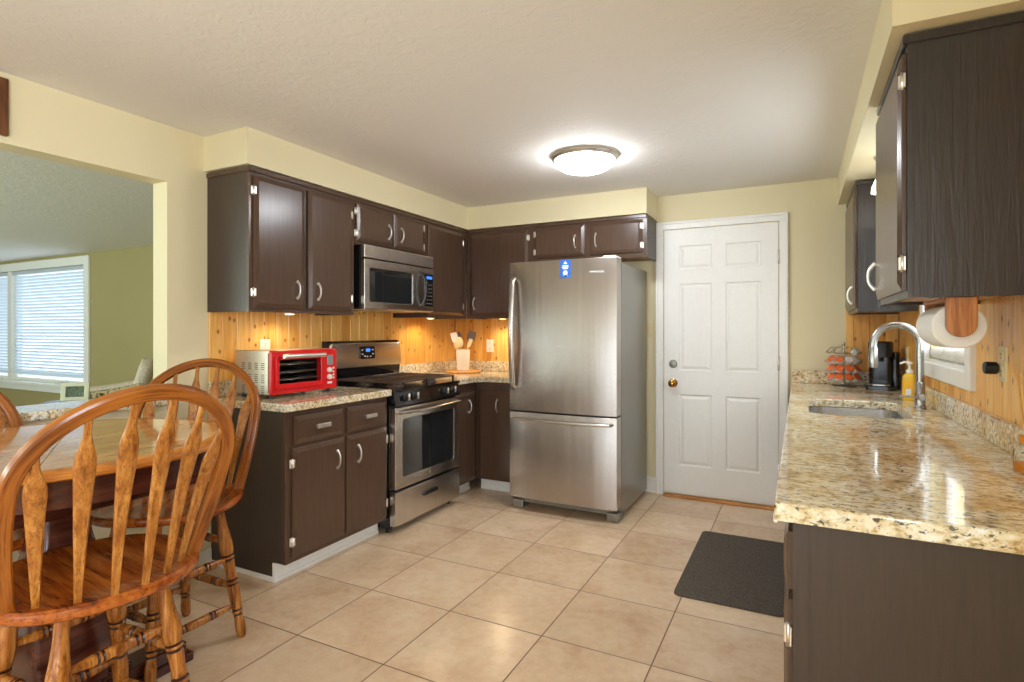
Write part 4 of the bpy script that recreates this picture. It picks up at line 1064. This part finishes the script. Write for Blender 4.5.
bm = BM(); slab(bm, [(-.02, -.095), (.02, -.095), (.02, .04), (-.02, .04)], -.006, 0, (), 0, 0, Matrix.Translation((0, .05, 0)) @ Matrix.Rotation(R(16), 4, 'X') @ Matrix.Translation((0, 0, .095)) @ Matrix.Rotation(R(90), 4, 'X')); obj('easel_back', bm, M['frame_dark'], fp, None)
ac = thing('armchair', 'beige upholstered armchair by the living room window', 'armchair', (-6.78, 3.5, 0), R(-34))
ac.scale = (1.05, 1.0, 1.05)
bm = BM(); box(bm, -.36, .36, -.34, .34, .14, .36, .04, 3); obj('base', bm, M['floral'], ac, True)
bm = BM(); box(bm, -.27, .27, -.38, .24, .36, .50, .05, 4); obj('seat_cushion', bm, M['floral'], ac, True)
bm = BM(); pr = None
for k in range(9):
    s = k/8; z = .36+.57*s; y = .22+.14*s; hw = (.35-.02*s) if s < .8 else .334-.12*((s-.8)/.2)**2; th = .085-.03*s
    rgn = ring(bm, [(p[0], y+p[1], z) for p in rrect(2*hw, 2*th, th*.8)])
    if pr: bridge(bm, pr, rgn)
    else: cap(bm, rgn, 0, True)
    pr = rgn
cap(bm, pr); obj('backrest', bm, M['throw'], ac, True, label='back covered in a plain beige throw')
for sx in (-1, 1):
    bm = BM(); pr = None
    for k in range(9):
        s = k/8; y = -.36+.66*s; z1 = .60+.08*s**2
        rgn = ring(bm, [(sx*.36+p[0], y, p[1]+z1-.13) for p in rrect(.15, .30, .07)])
        if pr: bridge(bm, pr, rgn)
        else: cap(bm, rgn, 0, True)
        pr = rgn
    cap(bm, pr); obj('armrest', bm, M['throw' if sx < 0 else 'floral'], ac, True)
for sx in (-1, 1):
    for sy in (-1, 1):
        bm = BM(); lathe(bm, [(0, .018), (.14, .028)], (sx*.31, sy*.29, 0), (sx*.31, sy*.29, 1), 12, False); obj('leg', bm, M['cherry'], ac, True)

# ------------------------------------------------------------------ counter-height pedestal table
TZ = .93; TCX, TCY, TR = -2.19, .975, .515
tb = thing('pedestal_table', 'round counter-height oak table on a dark pedestal', 'table', (TCX, TCY, 0))
def half(s, r0, r1):
    n = 40
    return [(r1*math.sin(a)*1.0, r1*math.cos(a)) for a in []]
bm = BM(); lathe(bm, [(0, TR-.055), (.001, TR-.055)], (0, 0, TZ-.0015), (0, 0, 1), 64, False)
bm.free()
for s in (-1, 1):   # two leaves meeting in a seam across the top
    bm = BM(); n = 40; out = [(s*.0009, -(TR-.05))]+[(s*max(.0009, (TR-.05)*math.sin(PI*i/n)), -(TR-.05)*math.cos(PI*i/n)) for i in range(1, n)]+[(s*.0009, TR-.05)]
    slab(bm, out, TZ-.02, TZ, (), .001, 0, Matrix.Rotation(R(60), 4, 'Z')); obj('leaf', bm, M['table_top'], tb, None)
bm = BM(); lathe(bm, [(0, TR-.049), (0, TR-.018), (.006, TR-.006), (.014, TR), (.022, TR-.002), (.028, TR-.012), (.028, TR-.049), (0, TR-.049)], (0, 0, TZ), (0, 0, 0), 72, False, False); obj('edge_band', bm, M['table_edge'], tb, True)
bm = BM(); lathe(bm, [(0, TR-.075), (.088, TR-.075), (.088, TR-.10), (0, TR-.10), (0, TR-.075)], (0, 0, TZ-.028), (0, 0, 0), 64, False, False); obj('apron', bm, M['cherry'], tb, True)
bm = BM(); box(bm, -.36, .36, -.36, .36, TZ-.0285, TZ-.0205); obj('subtop', bm, M['cherry'], tb, None)
for sx in (-1, 1):
    bm = BM(); box(bm, sx*.27-.02, sx*.27+.02, -.33, .33, TZ-.175, TZ-.130, .004, 1)
    for yy in (-.3, .3): box(bm, sx*.27-.012, sx*.27+.012, yy-.012, yy+.012, TZ-.13, TZ-.0285)
    obj('slide_rail', bm, M['cherry'], tb, None)
bm = BM(); box(bm, -.27, .27, -.05, .05, TZ-.17, TZ-.135); pr = None
for k in range(15):
    s = k/14; z = .13+(TZ-.175-.13)*s; hw = .102+.022*math.sin(PI*min(1, s*1.25))-.042*s
    rgn = ring(bm, [(p[0], p[1], z) for p in rrect(2*hw, 2*hw, .015, 3)])
    if pr: bridge(bm, pr, rgn)
    else: cap(bm, rgn, 0, True)
    pr = rgn
cap(bm, pr); obj('pedestal', bm, M['cherry'], tb, True)
for k in range(4):
    a = k*PI/2; bm = BM()
    box(bm, -.055, .055, .12, .40, .035, .085, .006, 2); box(bm, -.062, .062, .12, .425, 0, .036, .006, 2); box(bm, -.055, .055, .10, .20, .085, .112, .006, 2)
    bmesh.ops.transform(bm, matrix=Matrix.Rotation(a, 4, 'Z'), verts=list(bm.verts)); obj('foot', bm, M['cherry'], tb, None)

# ------------------------------------------------------------------ swivel counter stools with arrow backs
SZ = .61
def hoop_pt(t):
    """t in -1..1 along the bow: right post base .. top .. left post base"""
    s = abs(t); sg = 1 if t >= 0 else -1
    if s > .52:
        q = (1-s)/.48; z = SZ-.012+(.305+.012)*q; x = .222+.033*math.sin(PI/2*q)
    else:
        a = PI/2*(1-s/.52); x = .255*math.cos(a); z = SZ+.305+.228*math.sin(a)
    h = (z-SZ)/.54
    y = -.125-.20*max(0, h)-.045*max(0, h)**2 - .03*(1-(x/.262)**2)*max(0, h)
    return Vector((sg*x, y, z))
def make_chair():
    c = thing('counter_chair', 'x', 'chair', (0, 0, 0), 0, 'oak arrow-back counter chairs')
    # seat
    bm = BM(); n = 48; out = []
    for i in range(n):
        a = 2*PI*i/n; ca, sa = math.cos(a), math.sin(a)
        e = 2.5 if sa > 0 else 2.25
        r = (abs(ca)**e+abs(sa)**e)**(-1/e); out.append((.268*r*ca, (.255 if sa > 0 else .270)*r*sa))
    pr = None
    for s, z in ((.80, -.040), (.95, -.036), (.992, -.026), (1.0, -.016), (.992, -.006), (.965, 0), (.90, -.001), (.74, -.009), (.5, -.012), (.2, -.011)):
        rgn = ring(bm, [(p[0]*s, p[1]*s, SZ+z) for p in out])
        if pr: bridge(bm, pr, rgn)
        else: cap(bm, rgn, 0, True)
        pr = rgn
    cap(bm, pr); obj('seat', bm, M['oak_seat'], c, True)
    # bow
    bm = BM(); pts = [hoop_pt(-1+2*i/56) for i in range(57)]
    prof = [(-.019, -.010), (-.014, -.015), (-.003, -.0155), (0, -.0125), (.003, -.0155), (.014, -.015), (.019, -.010), (.019, .010), (.014, .014), (-.014, .014), (-.019, .010)]
    sweep(bm, pts, prof, (0, -1, -.42)); obj('bow', bm, M['oak_bow'], c, True)
    # arrow spindles
    for k, xb in enumerate((-.172, -.105, -.036, .036, .105, .172)):
        xt = xb*1.27
        yb = -.255+.115*(abs(xb)/.172)**2*.85
        # find bow point with that x
        lo, hi = 0.0, .52
        for _ in range(30):
            m = (lo+hi)/2
            if abs(hoop_pt(m).x) < abs(xt): lo = m
            else: hi = m
        p1 = hoop_pt(lo if xt > 0 else -lo); p1.z -= .004
        p0 = Vector((xb, yb, SZ-.012)); ax = p1-p0; L = ax.length; ax.normalize()
        side = Vector((1, .0, 0)); tn_ = -yb; side = Vector((1, (xb)*.9, 0)); side = (side-ax*side.dot(ax)).normalized(); nn = side.cross(ax)
        prof = [(0, .017), (.05, .018), (.35, .029), (.60, .040), (.70, .046), (.76, .046), (.81, .036), (.86, .022), (.90, .0165), (1.0, .016)]
        bm = BM(); pr = None
        for i in range(31):
            t = i/30
            for (t0, w0), (t1, w1) in zip(prof, prof[1:]):
                if t0 <= t <= t1:
                    q = (t-t0)/(t1-t0); ww = w0+(w1-w0)*q; break
            th = .0135 if t < .05 or t > .93 else .0125
            cpt = p0+ax*L*t - nn*(.012*math.sin(PI*t))
            rgn = ring(bm, [cpt+side*a*ww/2+nn*b*th/2 for a, b in ((-1, -.35), (-.72, -1), (.72, -1), (1, -.35), (1, .35), (.72, 1), (-.72, 1), (-1, .35))])
            if pr: bridge(bm, pr, rgn)
            else: cap(bm, rgn, 0, True)
            pr = rgn
        cap(bm, pr); obj('spindle', bm, M['oak_light'], c, True)
    # swivel plate
    bm = BM(); lathe(bm, [(0, .10), (.018, .10)], (0, 0, SZ-.060), (0, 0, 1), 24, False); obj('swivel', bm, M['black_matte'], c, True)
    # legs
    def leg_at(sx, sy, z):
        q = 1-z/(SZ-.035); return Vector((sx*(.125+.065*q), sy*(.125+.065*q), z))
    prof = [(0, .012, 0), (.008, .0165, 0), (.03, .020, 0), (.06, .0205, 0), (.085, .0175, 0), (.10, .018, 0), (.104, .0165, 1), (.110, .0205, 1), (.114, .0205, 0), (.122, .0205, 0), (.126, .0165, 1), (.130, .021, 1), (.20, .0235, 0), (.235, .0225, 0), (.239, .019, 1), (.245, .0235, 1), (.255, .0245, 0), (.259, .020, 1), (.265, .022, 1),
            (.28, .020, 0), (.31, .0205, 0), (.345, .0235, 0), (.349, .020, 1), (.355, .0245, 1), (.364, .0245, 0), (.368, .020, 1), (.373, .0245, 1), (.40, .0275, 0), (.43, .0275, 0), (.47, .022, 0), (.52, .018, 0), (.56, .0175, 0), (.60, .0195, 0)]
    for sx in (-1, 1):
        for sy in (-1, 1):
            bm = BM(); p0 = leg_at(sx, sy, 0); p1 = leg_at(sx, sy, SZ-.035); L = (p1-p0).length
            lathe(bm, [(min(q[0]*L/.60, L), q[1], q[2]) for q in prof], p0, p1, 16, False); obj('leg', bm, [M['oak'], M['ring']], c, True)
    sp = [(0, .008, 0), (.10, .0105, 0), (.24, .0155, 0), (.29, .0165, 0), (.30, .0135, 1), (.315, .0175, 1), (.335, .0175, 0), (.35, .0135, 1), (.365, .0165, 1), (.5, .0165, 0), (.635, .0165, 0), (.65, .0135, 1), (.665, .0175, 1), (.685, .0175, 0), (.70, .0135, 1), (.715, .0165, 1), (.76, .0155, 0), (.90, .0105, 0), (1, .008, 0)]
    for zz, ax_ in ((.41, 0), (.215, 0), (.335, 1), (.14, 1)):
        for s in (-1, 1):
            a, b = (leg_at(-1, s, zz), leg_at(1, s, zz)) if ax_ == 0 else (leg_at(s, -1, zz), leg_at(s, 1, zz))
            bm = BM(); lathe(bm, sp, a, b, 14); obj('stretcher', bm, [M['oak'], M['ring']], c, True)
    return c
c1 = make_chair(); c1.location = (-1.84, .897, 0); c1.rotation_euler = (0, 0, R(83.5)); c1['label'] = 'oak arrow-back counter chair with its back to us, in front of the table'
def turn_legs(c, ang):
    for k in kids(c):
        if k.name.split('.')[0] in ('leg', 'stretcher'): k.rotation_euler = (0, 0, ang)
c2 = dup(c1, (-2.30, 1.41, 0), R(215), 'oak arrow-back counter chair turned beside the dark base cabinet end', 'oak arrow-back counter chairs')
c3 = dup(c1, (-2.535, .84, 0), R(-90), 'oak arrow-back counter chair across the table against the granite ledge', 'oak arrow-back counter chairs')
turn_legs(c1, R(6.5)); turn_legs(c2, R(-35)); turn_legs(c3, 0)
